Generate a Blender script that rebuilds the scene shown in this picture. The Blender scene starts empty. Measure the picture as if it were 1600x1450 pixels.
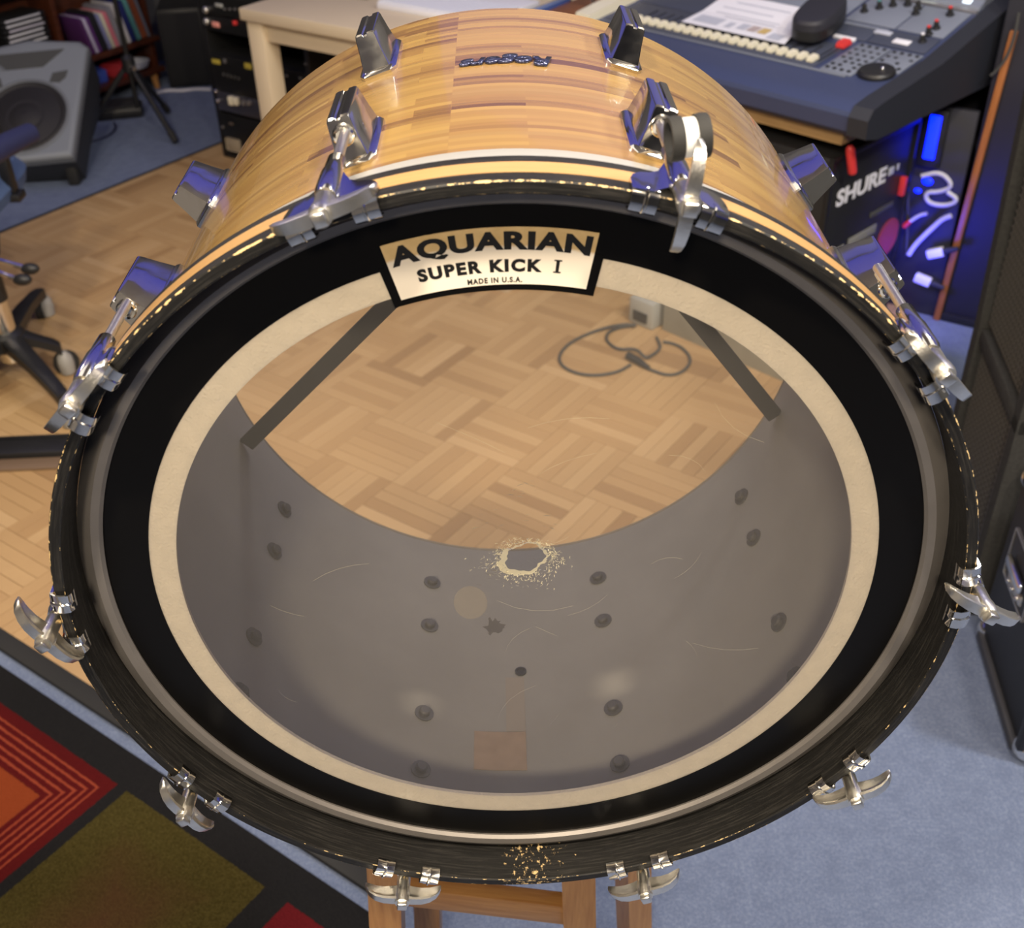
import bpy, bmesh, math, random
from mathutils import Vector, Matrix
random.seed(7)
S = bpy.context.scene
COL = S.collection
PI = math.pi
rad = math.radians

# ------------------------------------------------------------------ camera
F_PX = 1781.24
CAM = Vector((0.0, -0.6276, 1.56))
RX = Vector((0.999617533, -0.0161659249, -0.0224377233))
RY = Vector((0.0000813, 0.813064206, -0.582174021))      # forward
RZ = Vector((0.0276546911, 0.581949534, 0.812754550))
cam_d = bpy.data.cameras.new('camera')
cam_o = bpy.data.objects.new('camera', cam_d)
COL.objects.link(cam_o)
cam_d.sensor_fit = 'HORIZONTAL'
cam_d.sensor_width = 36.0
cam_d.lens = 36.0 * F_PX / 1600.0
cam_d.clip_start = 0.02
cam_d.dof.use_dof = True
cam_d.dof.focus_distance = 0.90
cam_d.dof.aperture_fstop = 10.0
m = Matrix((RX, RZ, -RY)).transposed()
m = Matrix(((RX.x, RZ.x, -RY.x), (RX.y, RZ.y, -RY.y), (RX.z, RZ.z, -RY.z)))
cam_o.matrix_world = Matrix.Translation(CAM) @ m.to_4x4()
S.camera = cam_o

# ------------------------------------------------------------------ exposure / world
S.view_settings.view_transform = 'Standard'
S.view_settings.look = 'None'
S.view_settings.gamma = 1.0
S.view_settings.use_curve_mapping = False
S.view_settings.exposure = 0.0
W = bpy.data.worlds.new('world'); S.world = W
W.use_nodes = True
W.node_tree.nodes['Background'].inputs[0].default_value = (0.55, 0.6, 0.75, 1)
W.node_tree.nodes['Background'].inputs[1].default_value = 0.05

WARM = (1.0, 0.86, 0.67)
def lamp(name, loc, power, size, color=WARM, target=None, shape='DISK', size_y=None, spread=PI):
    d = bpy.data.lights.new(name, 'AREA'); d.energy = power; d.color = color
    d.shape = shape; d.size = size; d.spread = spread
    if size_y: d.size_y = size_y
    o = bpy.data.objects.new(name, d); COL.objects.link(o); o.location = loc
    if target is not None:
        o.rotation_euler = (Vector(target) - Vector(loc)).to_track_quat('-Z', 'Y').to_euler()
    return o
lamp('ceiling_lamp_front', (-0.45, -0.85, 2.62), 38, 0.16, target=(-0.25, 0.2, 0.8))
lamp('ceiling_lamp_side', (0.55, -0.75, 2.62), 31, 0.16, target=(0.3, 0.2, 0.8))
lamp('front_fill_light', (-0.35, -2.2, 2.60), 43, 0.30, target=(0.0, 0.0, 1.0))  # fill added from the front to brighten the felt ring
lamp('ceiling_lamp_mid', (-1.15, 0.28, 2.62), 20, 0.2, target=(-0.5, 2.6, 0))
lamp('ceiling_lamp_mid', (1.05, 0.28, 2.62), 25, 0.2, target=(0.5, 2.6, 0))
lamp('ceiling_lamp_left', (-1.7, 2.2, 2.62), 5, 0.2, target=(-1.3, 2.6, 0))
lamp('ceiling_lamp_desk', (0.9, 1.6, 2.62), 5, 0.25, color=(0.9, 0.92, 1.0), target=(0.9, 2.2, 0.7))
lamp('right_fill_light', (1.7, 0.2, 2.62), 40, 0.25, color=(0.95, 0.95, 0.95), target=(1.1, 0.3, 0))  # fill added to brighten the carpet at the right
for sx in (-1, 1):
    lamp('reflection_panel', (sx * 1.0, 1.25, 2.68), 4.2, 1.2, color=(1.0, 0.93, 0.82), shape='RECTANGLE', size_y=0.95, target=(sx * 1.0, 1.25, 0))  # unseen bright panels added for the wing handles to reflect
BLUE = (0.06, 0.09, 1.0)
lamp('blue_reflection_light', (-0.1, 2.7, 2.66), 11.0, 5.6, color=BLUE, shape='RECTANGLE', size_y=1.9, target=(-0.1, 2.7, 0))  # unseen blue sheet of light, sized so broad chrome facets reflect blue
# unseen blue strips added high on the walls for blue reflections in the lugs
def blue_fill(name, v, u, L, face):
    p = Vector((math.cos(rad(-36)), math.sin(rad(-36)), 0)) * v + Vector((-math.sin(rad(-36)), math.cos(rad(-36)), 0)) * u + Vector((0, 0, 2.2))
    f = Vector((math.cos(rad(-36)), math.sin(rad(-36)), 0)) * face[0] + Vector((-math.sin(rad(-36)), math.cos(rad(-36)), 0)) * face[1]
    lamp(name, p, 0.28 * PI * L * 0.7, L, color=BLUE, shape='RECTANGLE', size_y=0.7, target=p + f)
blue_fill('blue_fill_back', -0.4, 3.04, 5.0, (0, -1))
blue_fill('blue_fill_left', -4.1, 0.8, 4.0, (1, 0))
blue_fill('blue_fill_right', 2.9, 0.8, 4.0, (-1, 0))

# ------------------------------------------------------------------ pixel -> plane helper (real floor / table planes)
def ray(x, y): return RX * ((x - 800) / F_PX) + RY + RZ * ((725 - y) / F_PX)
def at(x, y, z=0.0):
    d = ray(x, y); return CAM + d * ((z - CAM.z) / d.z)
def pix(P):
    q = Vector(P) - CAM; f = q.dot(RY)
    return 800 + F_PX * q.dot(RX) / f, 725 - F_PX * q.dot(RZ) / f

# ------------------------------------------------------------------ materials
class NT:
    def __init__(s, name):
        s.m = bpy.data.materials.new(name); s.m.use_nodes = True
        s.t = s.m.node_tree; s.n = s.t.nodes
        s.bsdf = s.n['Principled BSDF']; s.out = s.n['Material Output']
    def add(s, typ, **kw):
        n = s.n.new(typ)
        for k, v in kw.items(): setattr(n, k, v)
        return n
    def link(s, a, b): s.t.links.new(a, b)
    def setin(s, sock, v):
        if isinstance(v, bpy.types.NodeSocket): s.link(v, sock)
        elif isinstance(v, (tuple, list)) and len(v) == 3 and sock.type == 'RGBA': sock.default_value = (*v, 1)
        else: sock.default_value = v
    def math(s, op, a, b=None, c=None):
        n = s.add('ShaderNodeMath', operation=op)
        for i, v in enumerate((a, b, c)):
            if v is not None: s.setin(n.inputs[i], v)
        return n.outputs[0]
    def mix(s, f, a, b):
        n = s.add('ShaderNodeMix', data_type='RGBA')
        s.setin(n.inputs[0], f); s.setin(n.inputs[6], a); s.setin(n.inputs[7], b)
        return n.outputs[2]
    def noise(s, scale, detail=4, vec=None, rough=0.5, dist=0.0):
        n = s.add('ShaderNodeTexNoise'); n.inputs['Scale'].default_value = scale
        n.inputs['Detail'].default_value = detail; n.inputs['Roughness'].default_value = rough
        n.inputs['Distortion'].default_value = dist
        if vec is not None: s.link(vec, n.inputs['Vector'])
        return n.outputs['Fac']
    def coord(s, out='Object'):
        return s.add('ShaderNodeTexCoord').outputs[out]
    def scale(s, vec, sc):
        n = s.add('ShaderNodeMapping'); s.link(vec, n.inputs[0]); n.inputs['Scale'].default_value = sc
        return n.outputs[0]
    def sep(s, vec):
        n = s.add('ShaderNodeSeparateXYZ'); s.link(vec, n.inputs[0]); return n.outputs
    def ramp(s, fac, stops, interp='LINEAR'):
        n = s.add('ShaderNodeValToRGB'); s.link(fac, n.inputs[0]); cr = n.color_ramp; cr.interpolation = interp
        while len(cr.elements) < len(stops): cr.elements.new(0.5)
        for e, (p, c) in zip(cr.elements, stops):
            e.position = p; e.color = (*c, 1) if len(c) == 3 else c
        return n.outputs[0]
    def thr(s, v, lo, hi):
        n = s.add('ShaderNodeMapRange'); s.setin(n.inputs[0], v)
        n.inputs[1].default_value = lo; n.inputs[2].default_value = hi
        return n.outputs[0]
    def bump(s, h, strength=0.3, dist=0.002):
        n = s.add('ShaderNodeBump'); n.inputs['Strength'].default_value = strength; n.inputs['Distance'].default_value = dist
        s.link(h, n.inputs['Height']); s.link(n.outputs[0], s.bsdf.inputs['Normal'])
    def base(s, col=None, rough=0.5, metal=0.0, spec=0.5, coat=0.0):
        b = s.bsdf.inputs
        if col is not None: s.setin(b['Base Color'], col)
        s.setin(b['Roughness'], rough); s.setin(b['Metallic'], metal)
        b['Specular IOR Level'].default_value = spec; b['Coat Weight'].default_value = coat
        b['Coat Roughness'].default_value = 0.05
        return s

def mat(name, col, rough=0.5, metal=0.0, spec=0.5, coat=0.0, var=0.0, vs=40, bump=0.0, bs=200):
    t = NT(name)
    if var:
        f = t.noise(vs, 5, t.coord())
        c = t.mix(f, tuple(max(0, x * (1 - var)) for x in col), tuple(min(1, x * (1 + var)) for x in col))
    else: c = col
    t.base(c, rough, metal, spec, coat)
    if bump: t.bump(t.noise(bs, 4, t.coord()), bump)
    return t.m
def emit(name, col, st):
    t = NT(name); t.base((0.02, 0.02, 0.02))
    t.bsdf.inputs['Emission Color'].default_value = (*col, 1); t.bsdf.inputs['Emission Strength'].default_value = st
    return t.m

M = {}
def chrome_mat():
    t = NT('chrome'); f = t.noise(260, 3, t.coord()); g = t.noise(45, 4, t.coord())
    t.base(t.mix(t.thr(g, 0.55, 0.75), (0.80, 0.78, 0.74), (0.62, 0.58, 0.52)), t.math('MULTIPLY_ADD', t.thr(g, 0.4, 0.8), 0.16, 0.07), 1.0)
    t.bump(f, 0.05, 0.0005); return t.m
M['chrome'] = chrome_mat()
M['nickel'] = mat('satin_nickel', (0.86, 0.83, 0.76), 0.30, 1.0, var=0.12, vs=150, bump=0.1, bs=500)
M['badge'] = mat('navy_badge_enamel', (0.035, 0.042, 0.10), 0.22, 0.5, coat=0.5)
M['screw'] = mat('grey_screw', (0.13, 0.125, 0.12), 0.5, 0.3)
M['steel'] = mat('steel_rod', (0.66, 0.62, 0.54), 0.33, 1.0, var=0.2, vs=120, bump=0.15, bs=900)
M['alu'] = mat('aluminium', (0.62, 0.60, 0.57), 0.36, 0.9, var=0.12, vs=30)
M['flesh'] = mat('dull_grey_flesh_hoop', (0.215, 0.195, 0.178), 0.48, 0.55, var=0.15, vs=40)
M['black_plastic'] = mat('black_plastic', (0.012, 0.012, 0.013), 0.45, bump=0.05)
M['black_rubber'] = mat('black_rubber', (0.016, 0.0155, 0.015), 0.75, bump=0.1)
M['black_metal'] = mat('black_metal', (0.013, 0.013, 0.014), 0.38, 0.2)
M['white_plastic'] = mat('white_plastic', (0.72, 0.72, 0.70), 0.4)
M['cream_plastic'] = mat('cream_plastic', (0.70, 0.66, 0.52), 0.45)
M['dark_void'] = mat('dark_interior', (0.006, 0.006, 0.007), 0.8)

# wood laminate wrap of the drum shell: thin staves round the shell, random tone each
def shell_mat():
    t = NT('laminated_wood_wrap'); uv = t.coord('UV')
    b = t.add('ShaderNodeTexBrick'); t.link(uv, b.inputs['Vector'])
    b.offset = 0.37; b.squash = 1.0
    b.inputs['Color1'].default_value = (0, 0, 0, 1); b.inputs['Color2'].default_value = (1, 1, 1, 1); b.inputs['Mortar'].default_value = (0.3, 0.3, 0.3, 1)
    b.inputs['Scale'].default_value = 1.0; b.inputs['Brick Width'].default_value = 0.21; b.inputs['Row Height'].default_value = 0.0125
    b.inputs['Mortar Size'].default_value = 0.0002; b.inputs['Bias'].default_value = 0.0
    b2 = t.add('ShaderNodeTexBrick'); t.link(t.scale(uv, (1, 1, 1)), b2.inputs['Vector'])
    b2.offset = 0.61
    b2.inputs['Color1'].default_value = (0, 0, 0, 1); b2.inputs['Color2'].default_value = (1, 1, 1, 1); b2.inputs['Mortar'].default_value = (0.4, 0.4, 0.4, 1)
    b2.inputs['Brick Width'].default_value = 0.13; b2.inputs['Row Height'].default_value = 0.00625; b2.inputs['Mortar Size'].default_value = 0.0001; b2.inputs['Scale'].default_value = 1.0
    v = t.math('ADD', t.math('MULTIPLY', b.outputs[0], 0.72), t.math('MULTIPLY', b2.outputs[0], 0.28))
    c = t.ramp(v, [(0.0, (0.085, 0.040, 0.020)), (0.14, (0.165, 0.088, 0.037)), (0.30, (0.265, 0.154, 0.052)), (0.55, (0.345, 0.218, 0.070)), (0.78, (0.25, 0.148, 0.052)), (1.0, (0.40, 0.265, 0.098))])
    gr = t.noise(30, 6, t.scale(uv, (0.5, 14, 1)), 0.65, 0.3)
    gr2 = t.noise(9, 5, t.scale(uv, (0.7, 22, 1)), 0.6)
    c = t.mix(t.thr(gr, 0.56, 0.80), c, (0.36, 0.18, 0.07))
    c = t.mix(t.math('MULTIPLY', t.thr(gr2, 0.60, 0.78), 0.5), c, (0.28, 0.13, 0.055))
    t.base(c, 0.22, 0, 0.5, 0.5)
    return t.m
M['shell'] = shell_mat()
M['shell_in'] = mat('grey_shell_interior', (0.42, 0.40, 0.355), 0.7, var=0.22, vs=9, bump=0.15, bs=140)
M['shell_edge'] = mat('pale_ply_edge', (0.42, 0.36, 0.26), 0.6)
M['inlay'] = (lambda t: (t.base(t.mix(t.noise(12, 4, t.scale(t.coord(), (3, 30, 3))), (0.42, 0.235, 0.09), (0.50, 0.31, 0.125)), 0.3, coat=0.3), t.m)[1])(NT('hoop_wood_inlay'))

R_HO, R_HI, Y_HF, Y_HB = 0.3205, 0.3125, -0.034, 0.003
def hoop_mat():
    t = NT('worn_black_hoop'); co = t.coord(); x, y, z = t.sep(co)
    r = t.math('SQRT', t.math('ADD', t.math('MULTIPLY', x, x), t.math('MULTIPLY', z, z)))
    eo = t.math('MAXIMUM', t.math('ABSOLUTE', t.math('SUBTRACT', r, R_HO)), t.math('ABSOLUTE', t.math('SUBTRACT', y, Y_HF)))
    ei = t.math('MAXIMUM', t.math('ABSOLUTE', t.math('SUBTRACT', r, R_HI)), t.math('ABSOLUTE', t.math('SUBTRACT', y, Y_HF)))
    e = t.math('MINIMUM', eo, t.math('MULTIPLY', ei, 1.6))
    n = t.noise(170, 6, co, 0.7); n2 = t.noise(11, 3, co)
    lim = t.math('MULTIPLY', t.math('ADD', t.thr(n, 0.40, 0.70), t.math('SUBTRACT', n2, 0.52)), 0.0016)
    # more chipping towards the bottom front and top front
    wear = t.math('LESS_THAN', e, lim)
    # brushed scuffing on the inner face, chips in one spot at the bottom
    ang = t.math('ARCTAN2', x, z)
    cb = t.add('ShaderNodeCombineXYZ'); t.setin(cb.inputs[0], t.math('MULTIPLY', ang, 0.32 * 0.6)); t.setin(cb.inputs[1], t.math('MULTIPLY', y, 14.0)); t.setin(cb.inputs[2], t.math('MULTIPLY', r, 14.0))
    st = t.noise(46, 6, cb.outputs[0], 0.7)
    dx = t.math('SUBTRACT', x, 0.008)
    dd = t.math('ADD', t.math('MULTIPLY', t.math('MULTIPLY', dx, dx), 700), t.math('MULTIPLY', t.math('ADD', z, 0.3125), 14))
    cn = t.noise(230, 6, t.scale(co, (1, .7, 2.2)), 0.75)
    chip = t.math('GREATER_THAN', t.math('SUBTRACT', cn, t.math('MULTIPLY', t.math('MAXIMUM', dd, 0.0), 0.10)), 0.575)
    w = t.math('MAXIMUM', wear, chip)
    base = t.mix(t.math('MULTIPLY', t.thr(st, 0.48, 0.85), 0.55), (0.007, 0.0065, 0.006), (0.085, 0.078, 0.068))
    t.base(t.mix(w, base, (0.66, 0.47, 0.22)), t.math('MULTIPLY_ADD', n, 0.25, 0.42), 0.0, spec=0.35)
    t.bump(st, 0.12, 0.0008)
    return t.m
M['hoop'] = hoop_mat()

def film_mat(name, haze, col, gloss=0.04):
    t = NT(name); n = t.n; n.remove(t.bsdf)
    tr = t.add('ShaderNodeBsdfTransparent'); tr.inputs[0].default_value = (0.97, 0.95, 0.92, 1)
    df = t.add('ShaderNodeBsdfDiffuse'); df.inputs[0].default_value = (*col, 1)
    tl = t.add('ShaderNodeBsdfTranslucent'); tl.inputs[0].default_value = (*col, 1)
    gl = t.add('ShaderNodeBsdfGlossy'); gl.inputs['Roughness'].default_value = 0.12; gl.inputs[0].default_value = (1, 1, 1, 1)
    a = t.add('ShaderNodeMixShader'); a.inputs[0].default_value = 0.35; t.link(df.outputs[0], a.inputs[1]); t.link(tl.outputs[0], a.inputs[2])
    co = t.coord(); f = t.math('MULTIPLY_ADD', t.noise(7, 5, co), haze * 0.8, haze * 0.6)
    sp = t.thr(t.noise(420, 2, co), 0.72, 0.8)
    f = t.math('ADD', f, t.math('MULTIPLY', sp, 0.06))
    b = t.add('ShaderNodeMixShader'); t.link(f, b.inputs[0]); t.link(tr.outputs[0], b.inputs[1]); t.link(a.outputs[0], b.inputs[2])
    fr = t.add('ShaderNodeFresnel'); fr.inputs[0].default_value = 1.35
    g = t.math('MULTIPLY', fr.outputs[0], gloss / 0.04)
    c = t.add('ShaderNodeMixShader'); t.link(g, c.inputs[0]); t.link(b.outputs[0], c.inputs[1]); t.link(gl.outputs[0], c.inputs[2])
    t.link(c.outputs[0], t.out.inputs[0]); return t.m
M['film'] = film_mat('clear_hazy_film', 0.10, (0.62, 0.57, 0.50))
M['torn'] = film_mat('torn_film', 0.62, (0.84, 0.76, 0.52), 0.02)
M['mark'] = film_mat('film_residue', 0.16, (0.62, 0.50, 0.30), 0.02)
M['smudge'] = film_mat('film_smudge', 0.35, (0.07, 0.065, 0.06), 0.01)
M['ring_black'] = mat('black_ring_print', (0.003, 0.0026, 0.0022), 0.32, spec=0.18)
M['felt'] = mat('cream_felt', (0.90, 0.83, 0.71), 0.95, spec=0.1, var=0.10, vs=90, bump=0.55, bs=420)
def label_mat():
    t = NT('label_panel'); x, y, z = t.sep(t.coord())
    r = t.math('SQRT', t.math('ADD', t.math('MULTIPLY', x, x), t.math('MULTIPLY', z, z)))
    n = t.noise(120, 4, t.coord())
    tan = t.thr(t.math('ADD', t.math('SUBTRACT', r, t.math('MULTIPLY', x, -0.02)), t.math('MULTIPLY', n, 0.003)), 0.2672, 0.2690)
    c = t.mix(tan, (0.82, 0.73, 0.60), t.mix(n, (0.50, 0.33, 0.13), (0.74, 0.54, 0.27)))
    t.base(c, 0.4); return t.m
M['label'] = label_mat()
M['ink'] = mat('black_ink', (0.004, 0.0035, 0.003), 0.5)
M['strap'] = mat('dark_strap', (0.045, 0.042, 0.038), 0.85)
M['tag'] = mat('faded_orange_paper', (0.50, 0.36, 0.25), 0.8, var=0.2, vs=60)

# floor materials
def carpet_mat():
    t = NT('blue_carpet'); co = t.coord()
    n = t.noise(520, 3, co, 0.7); n2 = t.noise(30, 4, co); n3 = t.noise(170, 4, co, 0.7)
    c = t.mix(t.thr(n, 0.3, 0.7), (0.105, 0.135, 0.225), (0.235, 0.285, 0.42))
    c = t.mix(t.math('MULTIPLY', t.thr(n3, 0.45, 0.7), 0.6), c, (0.31, 0.36, 0.48))
    c = t.mix(t.math('MULTIPLY', t.thr(n2, 0.4, 0.7), 0.3), c, (0.10, 0.125, 0.21))
    t.base(c, 0.95, spec=0.1); t.bump(n, 0.7, 0.004); return t.m
M['carpet'] = carpet_mat()
def parquet_mat(name, random_out):
    t = NT(name); co = t.coord('Object' if random_out == 'obj' else 'Object')
    if random_out == 'obj': rv = t.add('ShaderNodeObjectInfo').outputs['Random']
    else: rv = t.add('ShaderNodeNewGeometry').outputs['Random Per Island']
    c = t.ramp(rv, [(0, (0.32, 0.19, 0.085)), (0.10, (0.425, 0.265, 0.122)), (0.5, (0.47, 0.302, 0.143)), (0.9, (0.505, 0.332, 0.162)), (1, (0.55, 0.37, 0.19))])
    g = t.noise(45, 5, t.scale(t.coord('Generated'), (1, 1, 1)), 0.6)
    c = t.mix(t.math('MULTIPLY', t.thr(g, 0.4, 0.7), 0.25), c, (0.36, 0.22, 0.11))
    t.base(c, 0.36, spec=0.45); return t.m
M['parq_obj'] = parquet_mat('parquet_oak', 'obj')
M['parq_isl'] = parquet_mat('parquet_oak_far', 'isl')
M['parq_base'] = mat('parquet_joint', (0.22, 0.13, 0.06), 0.7)

# rug
def rug_mat():
    t = NT('rug_pile'); co = t.coord(); x, y, z = t.sep(co)
    wob = t.math('MULTIPLY', t.math('SUBTRACT', t.noise(160, 3, co), 0.5), 0.004)
    def box_d(x0, x1, y0, y1):
        a = t.math('MINIMUM', t.math('SUBTRACT', x, x0), t.math('SUBTRACT', x1, x))
        b = t.math('MINIMUM', t.math('SUBTRACT', y, y0), t.math('SUBTRACT', y1, y))
        return t.math('ADD', t.math('MINIMUM', a, b), wob)
    n = t.noise(330, 3, co, 0.7); n2 = t.noise(25, 4, co)
    c = t.mix(n, (0.006, 0.006, 0.007), (0.022, 0.021, 0.021))
    d1 = box_d(-0.46, -0.012, -0.45, -0.004)
    k = t.math('FRACT', t.math('MULTIPLY', t.math('ADD', d1, 0.002), 1 / 0.0135))
    line = t.math('GREATER_THAN', k, 0.66)
    zone = t.math('MULTIPLY', t.math('GREATER_THAN', d1, 0.021), t.math('LESS_THAN', d1, 0.088))
    red = t.mix(n, (0.060, 0.0045, 0.005), (0.115, 0.009, 0.009))
    red = t.mix(t.math('MULTIPLY', line, zone), red, t.mix(n, (0.23, 0.036, 0.017), (0.31, 0.06, 0.028)))
    red = t.mix(t.math('GREATER_THAN', d1, 0.090), red, t.mix(n, (0.19, 0.031, 0.008), (0.28, 0.058, 0.018)))
    c = t.mix(t.math('GREATER_THAN', d1, 0), c, red)
    d2 = box_d(0.012, 0.338, -0.45, -0.004)
    ol = t.mix(t.thr(n, 0.3, 0.7), (0.026, 0.020, 0.004), (0.085, 0.066, 0.018))
    ol = t.mix(t.math('MULTIPLY', t.thr(t.math('ADD', d2, t.math('MULTIPLY', t.math('SUBTRACT', n2, 0.5), 0.08)), 0.05, 0.16), 0.75), ol, t.mix(n, (0.05, 0.018, 0.010), (0.10, 0.05, 0.022)))
    c = t.mix(t.math('GREATER_THAN', d2, 0), c, ol)
    d3 = box_d(0.385, 0.60, -0.45, -0.004)
    c = t.mix(t.math('GREATER_THAN', d3, 0), c, t.mix(n, (0.07, 0.005, 0.008), (0.15, 0.012, 0.014)))
    t.base(c, 0.95, spec=0.08); t.bump(n, 0.8, 0.004); return t.m
M['rug'] = rug_mat()

def wood(name, c1, c2, sc=(1, 1, 12), rough=0.4, freq=7):
    t = NT(name); v = t.scale(t.coord(), sc); n = t.noise(freq, 6, v, 0.6, 0.4)
    t.base(t.mix(t.thr(n, 0.3, 0.7), c1, c2), rough); return t.m
M['oak'] = wood('oak', (0.36, 0.16, 0.045), (0.52, 0.27, 0.09), (30, 30, 2), 0.35)
M['oak_h'] = wood('oak_rail', (0.36, 0.16, 0.045), (0.52, 0.27, 0.09), (2, 30, 30), 0.35)
M['desk'] = mat('pale_desk_paint', (0.60, 0.50, 0.36), 0.45, var=0.06, vs=6)
M['mahogany'] = wood('mahogany', (0.035, 0.009, 0.004), (0.085, 0.023, 0.010), (2, 20, 20), 0.4)
M['redwood'] = wood('red_brown_wood', (0.16, 0.06, 0.025), (0.26, 0.10, 0.045), (2, 20, 20), 0.4)
M['orange_wood'] = wood('orange_wood', (0.26, 0.085, 0.02), (0.36, 0.13, 0.035), (20, 20, 2), 0.45)
M['tray_wood'] = wood('tray_wood', (0.30, 0.18, 0.075), (0.42, 0.27, 0.12), (2, 20, 20), 0.5)
M['grey_pa'] = mat('grey_cabinet_plastic', (0.14, 0.152, 0.17), 0.55, bump=0.15, bs=500)
M['dark_pa'] = mat('charcoal_cabinet_plastic', (0.025, 0.026, 0.03), 0.6, bump=0.15, bs=500)
M['cone'] = mat('speaker_cone', (0.016, 0.015, 0.016), 0.65)
M['port'] = mat('port_grey', (0.06, 0.062, 0.06), 0.7)
M['navy'] = mat('navy_vinyl', (0.014, 0.017, 0.06), 0.6)
M['seat_blue'] = mat('blue_seat_fabric', (0.06, 0.10, 0.20), 0.9, bump=0.2)
M['console'] = mat('console_navy', (0.040, 0.052, 0.115), 0.45, bump=0.06, bs=600)
M['console_dark'] = mat('console_side', (0.018, 0.020, 0.028), 0.5, bump=0.06, bs=600)
M['console_panel'] = mat('console_panel_grey', (0.17, 0.19, 0.24), 0.5)
M['console_slate'] = mat('console_panel_slate', (0.05, 0.058, 0.088), 0.5)
M['paper'] = mat('white_paper', (0.70, 0.70, 0.76), 0.7)
M['print_grey'] = mat('grey_print', (0.42, 0.44, 0.52), 0.7)
M['print_tan'] = mat('tan_print', (0.50, 0.36, 0.14), 0.7)
M['red'] = mat('red_plastic', (0.62, 0.04, 0.04), 0.4)
M['pink'] = mat('pink_label', (0.75, 0.30, 0.25), 0.6)
M['yellow'] = mat('dull_yellow', (0.42, 0.34, 0.05), 0.6)
M['lcd'] = emit('lit_display', (0.85, 0.95, 0.75), 1.4)
M['lcd_blue'] = emit('blue_led', (0.0, 0.01, 1.0), 5.0)
M['led_white'] = emit('white_led', (0.8, 0.9, 1.0), 2.5)
M['tolex'] = mat('black_tolex', (0.010, 0.011, 0.013), 0.5, bump=0.15, bs=900)
M['cab_carpet'] = mat('charcoal_carpet', (0.043, 0.042, 0.040), 0.95, spec=0.1, var=0.45, vs=160, bump=0.6, bs=500)
M['grille'] = mat('grille_wire', (0.085, 0.078, 0.07), 0.5, 0.2)
M['wall'] = mat('grey_wall_paint', (0.14, 0.14, 0.135), 0.9, var=0.06, vs=3)
M['wall_front'] = mat('beige_wall_paint', (0.66, 0.60, 0.50), 0.9, var=0.06, vs=3)
M['ceiling'] = mat('ceiling_paint', (0.42, 0.40, 0.38), 0.9)
M['panel_black'] = mat('black_panel', (0.02, 0.02, 0.028), 0.6)
M['cable'] = mat('dark_cable', (0.05, 0.05, 0.048), 0.6)
M['cable_white'] = mat('pale_cable', (0.55, 0.55, 0.6), 0.6)
M['grey_box'] = mat('grey_painted_box', (0.30, 0.29, 0.24), 0.6, var=0.2, vs=20)
M['key_white'] = mat('white_keys', (0.70, 0.72, 0.80), 0.5)
def cmat(c, r=0.5):
    k = 'paint_%d_%d_%d' % tuple(int(v * 255) for v in c)
    if k not in M: M[k] = mat(k, c, r)
    return M[k]

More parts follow.
